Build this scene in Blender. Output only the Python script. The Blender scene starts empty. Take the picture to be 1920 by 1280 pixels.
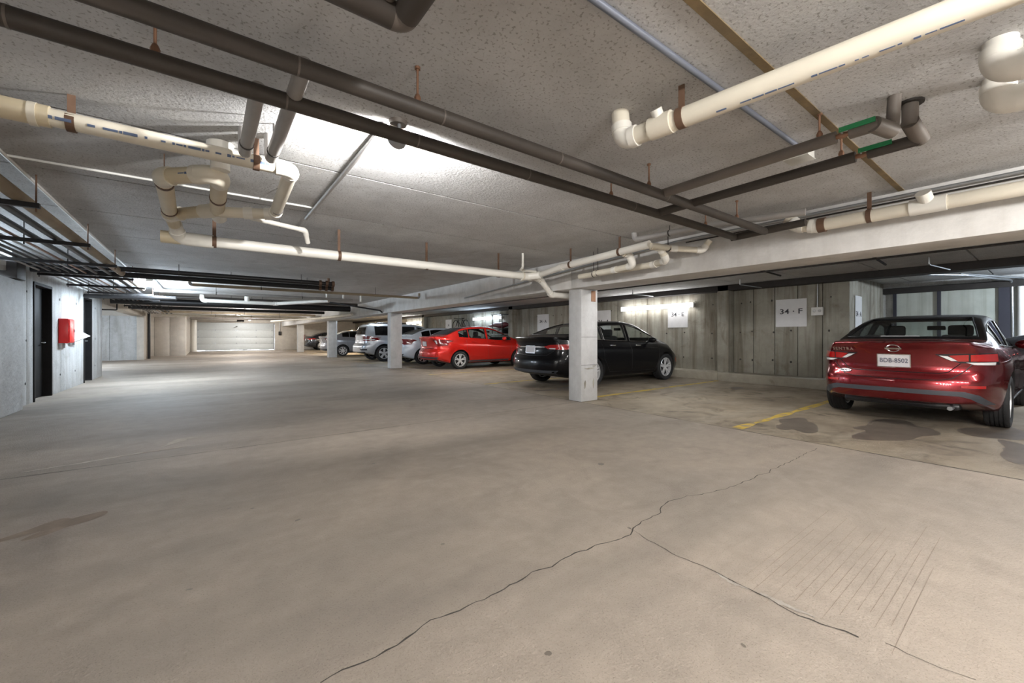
import bpy, bmesh, math, random
from mathutils import Vector, Matrix, geometry, interpolate
from mathutils.bvhtree import BVHTree
R = math.radians
rnd = random.Random(7)
scene = bpy.context.scene
COL = scene.collection

# ------------------------------------------------------------------ camera
FPX, HOR, CAMZ = 768.0, 630.0, 1.12          # focal length in px of a 1920 frame, horizon row, eye height
YAW = math.atan2(573.0, FPX)
cam_data = bpy.data.cameras.new('camera')
cam_data.sensor_width = 36.0
cam_data.lens = 36.0 * FPX / 1920.0
cam_data.shift_y = -(640.0 - HOR) / 1920.0
cam_data.clip_start = 0.02
cam_data.clip_end = 200
camera = bpy.data.objects.new('camera', cam_data)
camera.location = (0, 0, CAMZ)
camera.rotation_euler = (R(90), 0, -YAW)
COL.objects.link(camera)
scene.camera = camera

# ------------------------------------------------------------------ world, exposure
world = bpy.data.worlds.new('world')
world.use_nodes = True
world.node_tree.nodes['Background'].inputs[0].default_value = (0.75, 0.85, 1.0, 1)
world.node_tree.nodes['Background'].inputs[1].default_value = 10.0
scene.world = world
scene.view_settings.view_transform = 'Standard'
scene.view_settings.look = 'None'
scene.view_settings.gamma = 1.0
scene.view_settings.use_curve_mapping = False
scene.view_settings.exposure = 1.6
scene.cycles.use_denoising = True
scene.cycles.max_bounces = 10
scene.cycles.diffuse_bounces = 6
scene.cycles.transparent_max_bounces = 16
scene.cycles.caustics_reflective = False
scene.cycles.caustics_refractive = False
scene.cycles.sample_clamp_indirect = 6.0

COOL = (0.82, 0.92, 1.0)
NEUT = (1.0, 0.97, 0.935)
WARM = (1.0, 0.72, 0.40)
P_BULB = 80.0        # W, ceiling bulb
P_TUBE = 95.0        # W, eight-foot ceiling tube fixtures
P_WALL = 9.0        # W, wall tubes in the parking bay

# ------------------------------------------------------------------ pixel rays
FW = (math.sin(YAW), math.cos(YAW)); RT = (math.cos(YAW), -math.sin(YAW))
def ray(u):
    k = (u - 960.0) / FPX
    return (FW[0] + k * RT[0], FW[1] + k * RT[1])
def pz(u, v, z):
    d = (z - CAMZ) * FPX / (HOR - v); r = ray(u)
    return Vector((r[0] * d, r[1] * d, z))
def pX(u, v, X):
    r = ray(u); d = X / r[0]
    return Vector((X, r[1] * d, CAMZ + (HOR - v) / FPX * d))
def pY(u, v, Y):
    r = ray(u); d = Y / r[1]
    return Vector((r[0] * d, Y, CAMZ + (HOR - v) / FPX * d))

# ------------------------------------------------------------------ materials
MATS = {}
def newmat(name):
    m = bpy.data.materials.new(name); m.use_nodes = True
    return m, m.node_tree.nodes, m.node_tree.links, m.node_tree.nodes['Principled BSDF']
def plain(name, col, rough=0.5, metal=0.0, coat=0.0, emit=None, estr=0.0, spec=0.5, var=0.0, vscale=8.0):
    if name in MATS: return MATS[name]
    m, N, Lk, b = newmat(name)
    b.inputs['Base Color'].default_value = (*col, 1)
    b.inputs['Roughness'].default_value = rough
    b.inputs['Metallic'].default_value = metal
    b.inputs['Coat Weight'].default_value = coat
    b.inputs['Coat Roughness'].default_value = 0.03
    b.inputs['Specular IOR Level'].default_value = spec
    if emit:
        b.inputs['Emission Color'].default_value = (*emit, 1)
        b.inputs['Emission Strength'].default_value = estr
    if var > 0:
        tc = N.new('ShaderNodeTexCoord'); no = N.new('ShaderNodeTexNoise')
        no.inputs['Scale'].default_value = vscale; no.inputs['Detail'].default_value = 6
        Lk.new(tc.outputs['Object'], no.inputs['Vector'])
        mr = N.new('ShaderNodeMapRange'); mr.inputs[1].default_value = .3; mr.inputs[2].default_value = .7
        mr.inputs[3].default_value = 1 - var; mr.inputs[4].default_value = 1 + var * .4
        Lk.new(no.outputs['Fac'], mr.inputs[0])
        mx = N.new('ShaderNodeMix'); mx.data_type = 'RGBA'; mx.blend_type = 'MULTIPLY'
        mx.inputs[0].default_value = 1; mx.inputs[6].default_value = (*col, 1)
        cb = N.new('ShaderNodeCombineColor')
        for k in range(3): Lk.new(mr.outputs[0], cb.inputs[k])
        Lk.new(cb.outputs[0], mx.inputs[7]); Lk.new(mx.outputs[2], b.inputs['Base Color'])
    MATS[name] = m
    return m
def concrete(name, c1, c2, big=.35, small=7.0, speck=.0, bump=.15, bscale=60, rough=.85, streak=None, c3=None, c3lo=.58, c3hi=.72, stretch=(1, 1, 1), brough=.6, spsc=90, splo=.64):
    """blotchy concrete in world-sized object coordinates"""
    m, N, Lk, b = newmat(name)
    tc = N.new('ShaderNodeTexCoord')
    mp = N.new('ShaderNodeMapping'); mp.inputs['Scale'].default_value = stretch
    Lk.new(tc.outputs['Object'], mp.inputs['Vector'])
    V = mp.outputs['Vector']
    def noise(scale, det, rgh=.55, dist=0.0, vec=None):
        n = N.new('ShaderNodeTexNoise'); n.inputs['Scale'].default_value = scale
        n.inputs['Detail'].default_value = det; n.inputs['Roughness'].default_value = rgh
        n.inputs['Distortion'].default_value = dist
        Lk.new(vec or V, n.inputs['Vector']); return n.outputs['Fac']
    def mrange(f, a, c, lo=0.0, hi=1.0):
        r = N.new('ShaderNodeMapRange'); r.inputs[1].default_value = a; r.inputs[2].default_value = c
        r.inputs[3].default_value = lo; r.inputs[4].default_value = hi
        Lk.new(f, r.inputs[0]); return r.outputs[0]
    def mix(fac, A, B, mode='MIX'):
        x = N.new('ShaderNodeMix'); x.data_type = 'RGBA'; x.blend_type = mode
        if isinstance(fac, float): x.inputs[0].default_value = fac
        else: Lk.new(fac, x.inputs[0])
        for s, k in ((A, 6), (B, 7)):
            if isinstance(s, tuple): x.inputs[k].default_value = (*s, 1)
            else: Lk.new(s, x.inputs[k])
        return x.outputs[2]
    col = mix(mrange(noise(big, 5, .6, .6), .35, .66), c1, c2)
    mid = mrange(noise(small, 8, .65), .25, .75, .86, 1.10)
    cb = N.new('ShaderNodeCombineColor')
    for k in range(3): Lk.new(mid, cb.inputs[k])
    col = mix(1.0, col, cb.outputs[0], 'MULTIPLY')
    if c3: col = mix(mrange(noise(big * 2.3, 7, .62, 1.2), c3lo, c3hi, 0, .85), col, c3)
    if streak:
        ms = N.new('ShaderNodeMapping'); ms.inputs['Scale'].default_value = streak[0]
        Lk.new(tc.outputs['Object'], ms.inputs['Vector'])
        col = mix(mrange(noise(1.0, 6, .6, .3, ms.outputs['Vector']), .46, .72, 0, streak[2]), col, streak[1])
    if speck > 0:
        sp = mrange(noise(spsc, 3, .5), splo, splo + .09, 0, speck)
        col = mix(sp, col, (c1[0] * .25, c1[1] * .23, c1[2] * .2))
    Lk.new(col, b.inputs['Base Color'])
    b.inputs['Roughness'].default_value = rough
    b.inputs['Specular IOR Level'].default_value = .3
    bm_ = N.new('ShaderNodeBump'); bm_.inputs['Strength'].default_value = bump; bm_.inputs['Distance'].default_value = .02
    Lk.new(noise(bscale, 6, brough), bm_.inputs['Height']); Lk.new(bm_.outputs['Normal'], b.inputs['Normal'])
    MATS[name] = m
    return m
def paint(name, col, flake=.0, rough=.25, metal=.35):
    m = plain(name, col, rough, metal, 1.0)
    return m
def glass(name, tint, gl=.10):
    m, N, Lk, b = newmat(name)
    N.remove(b)
    out = N['Material Output']
    tr = N.new('ShaderNodeBsdfTransparent'); tr.inputs[0].default_value = (*tint, 1)
    gs = N.new('ShaderNodeBsdfGlossy'); gs.inputs['Roughness'].default_value = .02
    lyr = N.new('ShaderNodeLayerWeight'); lyr.inputs['Blend'].default_value = .5
    pw = N.new('ShaderNodeMath'); pw.operation = 'POWER'; pw.inputs[1].default_value = 5
    Lk.new(lyr.outputs['Facing'], pw.inputs[0])
    lw = N.new('ShaderNodeMath'); lw.operation = 'MULTIPLY_ADD'; lw.inputs[1].default_value = .9; lw.inputs[2].default_value = .05
    Lk.new(pw.outputs[0], lw.inputs[0])
    mx = N.new('ShaderNodeMixShader')
    Lk.new(lw.outputs[0], mx.inputs[0]); Lk.new(tr.outputs[0], mx.inputs[1]); Lk.new(gs.outputs[0], mx.inputs[2])
    Lk.new(mx.outputs[0], out.inputs['Surface'])
    MATS[name] = m
    return m

# ------------------------------------------------------------------ mesh builder
def frame(d):
    d = d.normalized()
    up = Vector((0, 0, 1)) if abs(d.z) < .95 else Vector((0, 1, 0))
    a = d.cross(up).normalized(); b = a.cross(d).normalized()
    return a, b
class MB:
    def __init__(s): s.v = []; s.f = []
    def add(s, v, f):
        o = len(s.v); s.v += [Vector(p) for p in v]; s.f += [tuple(i + o for i in q) for q in f]; return s
    def box(s, lo, hi, bev=0.0):
        x0, y0, z0 = lo; x1, y1, z1 = hi
        if bev <= 0:
            return s.add([(x0,y0,z0),(x1,y0,z0),(x1,y1,z0),(x0,y1,z0),(x0,y0,z1),(x1,y0,z1),(x1,y1,z1),(x0,y1,z1)],
                     [(0,3,2,1),(4,5,6,7),(0,1,5,4),(1,2,6,5),(2,3,7,6),(3,0,4,7)])
        bm = bmesh.new()
        bmesh.ops.create_cube(bm, size=1.0)
        for q in bm.verts:
            q.co = Vector(((x0+x1)/2 + q.co.x*(x1-x0), (y0+y1)/2 + q.co.y*(y1-y0), (z0+z1)/2 + q.co.z*(z1-z0)))
        bmesh.ops.bevel(bm, geom=bm.edges[:], offset=bev, segments=2, affect='EDGES', profile=.5)
        bm.verts.index_update()
        s.add([q.co.copy() for q in bm.verts], [tuple(w.index for w in q.verts) for q in bm.faces])
        bm.free(); return s
    def obox(s, c, ax, ay, az):
        """oriented box, half-axis vectors"""
        c = Vector(c); ax, ay, az = Vector(ax), Vector(ay), Vector(az)
        P = [c+sx*ax+sy*ay+sz*az for sz in (-1,1) for sx,sy in ((-1,-1),(1,-1),(1,1),(-1,1))]
        return s.add(P, [(0,3,2,1),(4,5,6,7),(0,1,5,4),(1,2,6,5),(2,3,7,6),(3,0,4,7)])
    def tube(s, pts, r, n=14, caps=True):
        pts = [Vector(p) for p in pts]
        rr = r if isinstance(r, (list, tuple)) else [r] * len(pts)
        tang = []
        for i in range(len(pts)):
            a = pts[max(i-1, 0)]; b = pts[min(i+1, len(pts)-1)]
            tang.append((b - a).normalized())
        a, b = frame(tang[0]); V = []; F = []
        for i, p in enumerate(pts):
            if i:
                q = tang[i-1].rotation_difference(tang[i]); a = q @ a; b = q @ b
            for k in range(n):
                t = 2*math.pi*k/n
                V.append(p + (a*math.cos(t) + b*math.sin(t)) * rr[i])
        for i in range(len(pts)-1):
            for k in range(n):
                k2 = (k+1) % n
                F.append((i*n+k, (i+1)*n+k, (i+1)*n+k2, i*n+k2))
        if caps:
            F.append(tuple(range(n))); F.append(tuple(range((len(pts)-1)*n + n-1, (len(pts)-1)*n - 1, -1)))
        return s.add(V, F)
    def band(s, c, d, r, w, t=.004, n=20):
        """flat strap round a pipe of radius r"""
        c = Vector(c); d = Vector(d).normalized()
        return s.tube([c - d*w/2, c + d*w/2], r + t, n)
    def lathe(s, prof, n=32, axis='y', c=(0,0,0), closed=False):
        V = []; F = []; c = Vector(c)
        for (r, h) in prof:
            for k in range(n):
                t = 2*math.pi*k/n
                if axis == 'y': V.append(c + Vector((r*math.cos(t), h, r*math.sin(t))))
                else: V.append(c + Vector((r*math.cos(t), r*math.sin(t), h)))
        m = len(prof)
        for i in range(m if closed else m-1):
            i2 = (i+1) % m
            for k in range(n):
                k2 = (k+1) % n
                F.append((i*n+k, i*n+k2, i2*n+k2, i2*n+k))
        return s.add(V, F)
    def ell(s, c, rx, ry, rz, nu=16, nv=10):
        V = []; F = []; c = Vector(c)
        for i in range(nv+1):
            a = -math.pi/2 + math.pi*i/nv
            for k in range(nu):
                t = 2*math.pi*k/nu
                V.append(c + Vector((rx*math.cos(a)*math.cos(t), ry*math.cos(a)*math.sin(t), rz*math.sin(a))))
        for i in range(nv):
            for k in range(nu):
                k2 = (k+1) % nu
                F.append((i*nu+k, i*nu+k2, (i+1)*nu+k2, (i+1)*nu+k))
        return s.add(V, F)
    def prism(s, poly, axis, a, b):
        """polygon in the plane across axis, extruded a..b"""
        n = len(poly)
        def P(q, h):
            return {'x': (h, q[0], q[1]), 'y': (q[0], h, q[1]), 'z': (q[0], q[1], h)}[axis]
        V = [P(q, a) for q in poly] + [P(q, b) for q in poly]
        F = [tuple(range(n)), tuple(range(2*n-1, n-1, -1))] + [(i, (i+1) % n, n+(i+1) % n, n+i) for i in range(n)]
        s.add(V, F); return s
    def mesh(s, name, smooth=True, ang=38):
        me = bpy.data.meshes.new(name)
        me.from_pydata([tuple(p) for p in s.v], [], s.f)
        bm = bmesh.new(); bm.from_mesh(me)
        bmesh.ops.recalc_face_normals(bm, faces=bm.faces[:])
        bm.to_mesh(me); bm.free()
        if smooth:
            me.polygons.foreach_set('use_smooth', [True]*len(me.polygons))
            me.set_sharp_from_angle(angle=R(ang))
        me.update(); return me
    def build(s, name, mat, parent=None, local=False, smooth=True, ang=38):
        return link(s.mesh(name, smooth, ang), name, mat, parent, local)
def link(me, name, mat, parent=None, local=False):
    o = bpy.data.objects.new(name, me); COL.objects.link(o)
    if mat is not None and not me.materials:
        me.materials.append(MATS[mat] if isinstance(mat, str) else mat)
    if parent is not None:
        o.parent = parent
        if not local: o.matrix_parent_inverse = Matrix.LocRotScale(parent.location, parent.rotation_euler, None).inverted()
    return o
def tag(o, label, cat=None, group=None, kind=None):
    if label: o['label'] = label
    if cat: o['category'] = cat
    if group: o['group'] = group
    if kind: o['kind'] = kind
    return o
def thing(name, label, cat, loc=(0,0,0), rz=0.0, group=None, kind=None):
    e = bpy.data.objects.new(name, None); COL.objects.link(e)
    e.empty_display_size = .1
    e.location = loc; e.rotation_euler = (0, 0, rz)
    return tag(e, label, cat, group, kind)
def box(name, lo, hi, mat, parent=None, bev=0.0, kind=None, label=None, cat=None, group=None):
    o = MB().box(lo, hi, bev).build(name, mat, parent)
    return tag(o, label, cat, group, kind)
def text_mesh(s, size, extrude=.0015, align='CENTER', shear=0.0, sx=1.0, space=1.0):
    c = bpy.data.curves.new('lettering', 'FONT')
    c.body = s; c.size = size; c.extrude = extrude; c.align_x = align; c.align_y = 'CENTER'; c.shear = shear
    c.space_character = space; c.resolution_u = 3; c.offset = size * .012
    t = bpy.data.objects.new('lettering', c); COL.objects.link(t)
    dg = bpy.context.evaluated_depsgraph_get()
    me = bpy.data.meshes.new_from_object(t.evaluated_get(dg))
    bpy.data.objects.remove(t); bpy.data.curves.remove(c)
    for v in me.vertices: v.co.x *= sx
    me.name = 'lettering'
    return me
def lettering(s, size, mat, parent, origin, right, up, name='lettering', local=False, **kw):
    me = text_mesh(s, size, **kw)
    right = Vector(right).normalized(); up = Vector(up).normalized(); n = right.cross(up)
    M = Matrix((right, up, n)).transposed().to_4x4(); M.translation = Vector(origin)
    me.transform(M)
    return link(me, name, mat, parent, local)
# ------------------------------------------------------------------ material set
concrete('floor_concrete', (.372,.315,.26), (.275,.237,.20), big=.42, small=7.0, speck=.38, spsc=150, splo=.58, bump=.35, bscale=70, rough=.72,
         c3=(.19,.16,.135), c3lo=.54, c3hi=.82, streak=((.20,.75,1), (.15,.132,.113), .75))
concrete('bay_concrete', (.33,.275,.205), (.22,.18,.135), big=.9, small=6.0, speck=.35, bump=.3, bscale=45, rough=.62,
         c3=(.10,.082,.06), c3lo=.50, c3hi=.70, streak=((.8,2.0,1), (.40,.35,.28), .55))
concrete('ceiling_concrete', (.70,.70,.70), (.60,.60,.60), big=.45, small=3.5, speck=.55, spsc=62, splo=.57, bump=1.0, bscale=42, rough=.95,
         c3=(.36,.34,.32), c3lo=.58, c3hi=.85, streak=((.9,.18,1), (.44,.425,.41), .45), brough=.7)
concrete('beam_concrete', (.70,.69,.675), (.61,.60,.58), big=.6, small=5.0, speck=.1, bump=.15, bscale=30, streak=((3,3,.3), (.40,.37,.33), .3))
concrete('column_concrete', (.56,.56,.56), (.49,.49,.485), big=1.1, small=6.0, speck=.25, bump=.2, bscale=30, streak=((6,6,.9), (.36,.35,.33), .3))
concrete('wall_concrete', (.40,.385,.33), (.31,.295,.25), big=.7, small=5.0, speck=.3, bump=.2, bscale=30,
         c3=(.17,.14,.10), c3lo=.56, c3hi=.78, streak=((5,5,.35), (.12,.095,.065), .85))
concrete('wall_light', (.56,.57,.57), (.48,.485,.48), big=.7, small=5.0, speck=.45, spsc=40, splo=.58, bump=.35, bscale=30, c3=(.30,.285,.26), c3lo=.56, c3hi=.78, streak=((5,5,.5), (.27,.25,.22), .6))
concrete('wall_rough', (.56,.57,.57), (.46,.46,.455), big=1.2, small=7.0, speck=.5, bump=.8, bscale=14, c3=(.34,.29,.23), c3lo=.6, c3hi=.78)
concrete('wall_beige', (.56,.52,.46), (.48,.44,.39), big=.7, small=4.0, speck=.2, bump=.15, bscale=30, c3=(.36,.28,.20), c3lo=.6, c3hi=.8)
concrete('curb_concrete', (.46,.43,.36), (.36,.33,.27), big=.9, small=6.0, speck=.4, bump=.4, bscale=30, c3=(.14,.11,.08), c3lo=.6, c3hi=.75)
concrete('yellow_paint', (.62,.43,.07), (.48,.34,.08), big=2.0, small=9.0, speck=.5, bump=.2, bscale=60, c3=(.27,.23,.18), c3lo=.50, c3hi=.62)
concrete('white_salt', (.44,.41,.375), (.34,.30,.26), big=6, small=20.0, speck=.4, bump=.5, bscale=60)
concrete('wet_stain', (.20,.155,.12), (.25,.20,.16), big=6, small=12.0, speck=.3, bump=.1, bscale=60, rough=.85)
concrete('dust_streak', (.47,.42,.36), (.40,.345,.285), big=5, small=12.0, speck=.3, bump=.2, bscale=60)
concrete('oil_stain', (.12,.10,.085), (.18,.15,.12), big=3, small=9.0, speck=.2, bump=.1, bscale=60, rough=.4)
concrete('joint_rust', (.23,.165,.085), (.15,.115,.07), big=3, small=9.0, bump=.3, bscale=30)
plain('crack_dark', (.045,.038,.032), .9)
plain('gap_dark', (.06,.055,.05), .9)
plain('pvc', (.74,.69,.58), .38, var=.12, vscale=3)
plain('pvc_white', (.80,.78,.72), .35, var=.08, vscale=3)
plain('pvc_yellow', (.66,.57,.40), .4, var=.12, vscale=4)
plain('pvc_print', (.10,.14,.24), .6)
plain('insul_dark', (.052,.043,.036), .55, var=.2, vscale=5)
plain('insul_brown', (.14,.12,.103), .5, var=.15, vscale=5)
plain('insul_grey', (.36,.345,.33), .4, .2, var=.12, vscale=5)
plain('tan_insul', (.36,.29,.20), .6, var=.2, vscale=4)
plain('steel_dark', (.05,.045,.042), .5, .6)
plain('steel_galv', (.42,.44,.46), .38, .85, var=.1)
plain('conduit_blue', (.19,.21,.26), .4, .4)
plain('copper', (.30,.165,.105), .4, .7)
plain('strap_rust', (.17,.10,.065), .6, .4, var=.3)
plain('black_iron', (.022,.021,.022), .45, .3)
plain('green_plastic', (.015,.22,.08), .4)
plain('box_metal', (.62,.62,.58), .45, .2)
plain('white_paint', (.78,.78,.76), .5)
plain('white_bag', (.80,.80,.80), .35, var=.12, vscale=9)
plain('door_white', (.62,.65,.65), .45, var=.06)
plain('door_black', (.009,.008,.008), .75, spec=.2, var=.3)
plain('frame_dark', (.035,.036,.05), .5)
plain('red_box', (.62,.012,.012), .35)
plain('sign_white', (.74,.74,.75), .6, var=.05)
plain('ink', (.045,.045,.055), .6)
plain('orange_tape', (.27,.135,.07), .7)
plain('tube_lit', (1,1,1), .5, emit=(.95,.98,1), estr=5)
plain('tube_cool', (1,1,1), .5, emit=(.72,.86,1), estr=5)
plain('bulb_lit', (1,1,1), .5, emit=(1,.95,.88), estr=30)
plain('bulb_warm', (1,1,1), .5, emit=(1,.7,.35), estr=12)
plain('fixture_white', (.70,.70,.68), .4)
concrete('window_panel', (.52,.55,.50), (.44,.47,.43), big=.8, small=3.0, bump=.05, bscale=20, rough=.35, streak=((9,9,.2), (.30,.30,.25), .7))
plain('dark_timber', (.028,.024,.022), .7, var=.3)
plain('purple_dark', (.03,.03,.06), .5)
plain('maroon', (.12,.02,.025), .4)
plain('blue_board', (.55,.60,.68), .5, var=.1)
# cars
paint('paint_maroon', (.17,.004,.008), metal=.75, rough=.26)
paint('paint_red', (.62,.012,.006), metal=.35, rough=.25)
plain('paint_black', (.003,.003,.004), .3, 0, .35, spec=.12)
paint('paint_silver', (.46,.49,.53), metal=.55, rough=.3)
paint('paint_grey', (.27,.28,.31), metal=.5, rough=.3)
paint('paint_pale', (.62,.69,.76), metal=.1, rough=.3)
paint('paint_white', (.78,.78,.77), metal=.0, rough=.3)
paint('paint_navy', (.010,.013,.022), metal=.2, rough=.25)
paint('paint_charcoal', (.035,.037,.045), metal=.4, rough=.3)
plain('tyre', (.014,.014,.015), .75)
plain('rim_silver', (.72,.72,.73), .3, .35)
plain('rim_dark', (.04,.04,.042), .4, .5)
plain('trim_black', (.010,.010,.012), .35)
plain('trim_grey', (.045,.05,.06), .5)
plain('cabin', (.020,.020,.022), .8)
plain('seat_cloth', (.018,.018,.02), .9)
plain('seat_tan', (.35,.36,.36), .9)
plain('chrome', (.72,.72,.74), .12, 1.0)
plain('lamp_red', (.36,.004,.004), .18, 0, 1.0)
plain('lamp_deep', (.16,.004,.006), .15, 0, 1.0)
plain('lamp_clear', (.70,.70,.70), .12, 0, 1.0)
plain('lamp_amber', (.60,.12,.02), .2, 0, 1.0)
plain('plate_white', (.60,.58,.60), .4)
plain('plate_ink', (.10,.10,.14), .5)
glass('glass_clear', (.80,.84,.83))
glass('glass_tint', (.07,.075,.08))
glass('glass_mid', (.34,.38,.38))
# ------------------------------------------------------------------ the setting
ZC = 2.42                       # ceiling
XL, XB0, XB1, XW = -2.35, 5.0, 5.52, 10.9   # left wall, beam faces, right wall
YBACK, YDOOR = -6.0, 38.5
# floor slabs
floor = box('floor', (-4.8, YBACK, -.3), (5.1, 44, 0), 'floor_concrete', kind='structure', label='worn tan concrete drive aisle slab with cracks')
bay = box('floor_bay', (5.105, YBACK, -.3), (13.9, 44, -.002), 'bay_concrete', kind='structure', label='darker rough concrete slab of the parking bays')
def ribbon(pts, widths, z, jit=0.0, seg=.05):
    """flat jagged strip along floor points"""
    P = []
    for a, b in zip(pts[:-1], pts[1:]):
        n = max(2, int((b - a).length / seg))
        for k in range(n): P.append((a.lerp(b, k / n)))
    P.append(pts[-1])
    Q = []
    off = 0
    for i, p in enumerate(P):
        d = (P[min(i+1, len(P)-1)] - P[max(i-1, 0)]); d.z = 0; d.normalize()
        n = Vector((-d.y, d.x, 0))
        off = off * .75 + rnd.uniform(-1, 1) * jit
        t = i / max(1, len(P) - 1)
        w = widths(t) * rnd.uniform(.45, 1.4)
        c = Vector((p.x, p.y, z)) + n * off
        Q.append((c + n * w / 2, c - n * w / 2))
    m = MB()
    V = [q for pr in Q for q in pr]
    top = [v + Vector((0, 0, .0015)) for v in V]
    F = [(2*i, 2*i+1, 2*i+3, 2*i+2) for i in range(len(Q)-1)]
    m.add(top, F)
    return m
def blob(c, rx, ry, z, rot=0, n=40, rough=.35):
    ph = [rnd.uniform(0, 6.28) for _ in range(6)]
    P = []
    for k in range(n):
        t = 2*math.pi*k/n
        f = 1 + rough * sum(math.sin((j+2)*t + ph[j]) / (j+1.5) for j in range(6)) * .6
        x, y = rx*f*math.cos(t), ry*f*math.sin(t)
        P.append((c.x + x*math.cos(rot) - y*math.sin(rot), c.y + x*math.sin(rot) + y*math.cos(rot), z))
    return MB().add(P, [tuple(range(n))])
F0 = lambda u, v: pz(u, v, 0.0)
ck = [F0(*q) for q in ((600,1279),(700,1225),(810,1165),(920,1115),(1000,1075),(1090,1035),(1175,1000),(1190,985),(1235,960),(1240,950),(1285,928),(1350,918),(1390,905),(1440,885),(1490,862),(1530,840))]
ribbon(ck, lambda t: .0075 - .004*t, 0, .011, .035).build('crack', 'crack_dark', floor, smooth=False)
ck2 = [F0(*q) for q in ((1180,990),(1260,1035),(1330,1068),(1350,1077),(1400,1105),(1460,1135),(1520,1160),(1560,1175),(1610,1194))]
ribbon(ck2, lambda t: .003 + .003*t, 0, .010, .035).build('crack', 'crack_dark', floor, smooth=False)
ck3 = [F0(*q) for q in ((1660,1205),(1700,1225),(1760,1250),(1830,1275))]
ribbon(ck3, lambda t: .003, 0, .006).build('crack', 'crack_dark', floor, smooth=False)
for q, w in ((((1345,1074),(1375,1092),(1405,1104)), .026), (((1425,1112),(1470,1132),(1528,1156)), .036)):
    ribbon([F0(*a) for a in q], lambda t: w * (1 - abs(2*t-1)*.6), 0, .004, .012).build('salt_streak', 'white_salt', floor, smooth=False)
ribbon([Vector((-2.3, 4.95, 0)), Vector((5.1, 4.93, 0))], lambda t: .008, 0, .002, .2).build('floor_joint', 'crack_dark', floor, smooth=False)
ribbon([Vector((5.10, YBACK, 0)), Vector((5.11, 38, 0))], lambda t: .014, 0, .004, .2).build('floor_joint', 'crack_dark', floor, smooth=False)
for Y in (13.9, 22.9, 31.8):
    ribbon([Vector((-2.3, Y, 0)), Vector((5.1, Y, 0))], lambda t: .014, 0, .003, .3).build('floor_joint', 'crack_dark', floor, smooth=False)
st = F0(110, 985)
blob(st, .21, .085, .0012, 0.72, rough=.8).build('damp_stain', 'wet_stain', floor, smooth=False)
for u, v, rx, ry in ((1028,1225,.012,.012),(830,1020,.012,.01),(430,953,.012,.01),(473,953,.012,.01),(558,975,.02,.01),(355,1105,.012,.008),(1394,1210,.01,.007),(1180,990,.014,.008),(700,869,.015,.02),(1127,640+230,.03,.03)):
    blob(F0(u, v), rx, ry, .0013, rnd.uniform(0, 3), 14, .3).build('oil_spot', 'oil_stain', floor, smooth=False)
for q, w in ((((40,885),(150,868),(260,850),(380,832)), .05), (((300,838),(345,822),(385,818)), .10)):
    ribbon([F0(*a) for a in q], lambda t: w * (1 - abs(2*t-1)*.8), 0, .012, .04).build('dust_streak', 'dust_streak', floor, smooth=False)
# tooled grooves in the slab near the bay
g0 = F0(1500, 1125)
for k in range(16):
    x0 = g0.x + rnd.uniform(-.25, .15) + .01*k; yk = g0.y + .22 - .035*k
    ribbon([Vector((x0, yk, 0)), Vector((x0 + rnd.uniform(.7, 1.3), yk + .01, 0))], lambda t: .0014, 0, .0006, .1).build('broom_groove', 'wet_stain', floor, smooth=False)
# bay stains and yellow stall lines
for X, Y, rx, ry in ((6.6,1.2,.7,.35),(7.4,.4,.5,.3),(6.0,2.0,.5,.2),(9.2,4.2,.3,.12),(6.2,.2,.6,.15),(7.8,8.2,.4,.2),(6.2,6.3,.6,.25),(5.9,15.5,.6,.3)):
    blob(Vector((X, Y, 0)), rx, ry, -.0006, rnd.uniform(-.3, .3), 40, .6).build('oil_spot', 'oil_stain', bay, smooth=False)
for Y, x0, x1 in ((2.36,5.18,10.3),(5.13,5.75,10.3),(8.05,5.2,10.3),(11.0,5.2,10.3),(14.0,5.75,10.3),(17.0,5.2,10.3),(20.0,5.2,10.3),(23.0,5.75,10.3),(26.0,5.2,10.3),(29.0,5.2,10.3)):
    ribbon([Vector((x0, Y, 0)), Vector((x1, Y + .03, 0))], lambda t: .10, -.001, .002, .25).build('stall_line', 'yellow_paint', bay, smooth=False)

# ceiling: precast planks across the aisle
ceiling = box('ceiling', (-4.8, YBACK, ZC + .07), (13.9, 40.2, ZC + .25), 'gap_dark', kind='structure', label='stippled grey precast plank ceiling')
PW = 1.29
k = 0
y = .85 - PW * 6
while y < 39.8:
    g = .016 if abs(y - .85) < .01 else .011
    lo_y, hi_y = max(y, YBACK) + g, min(y + PW, 40.1) - .011
    if hi_y > lo_y: box('plank', (-4.75, lo_y, ZC), (XB0 + .2, hi_y, ZC + .09), 'ceiling_concrete', ceiling)
    if hi_y > lo_y: box('plank', (XB0 + .25, lo_y, ZC), (13.85, hi_y, ZC + .09), 'ceiling_concrete', ceiling)
    y += PW
box('joint_strip', (-2.0, .832, ZC - .006), (4.97, .872, ZC + .02), 'joint_rust', ceiling)
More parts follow.
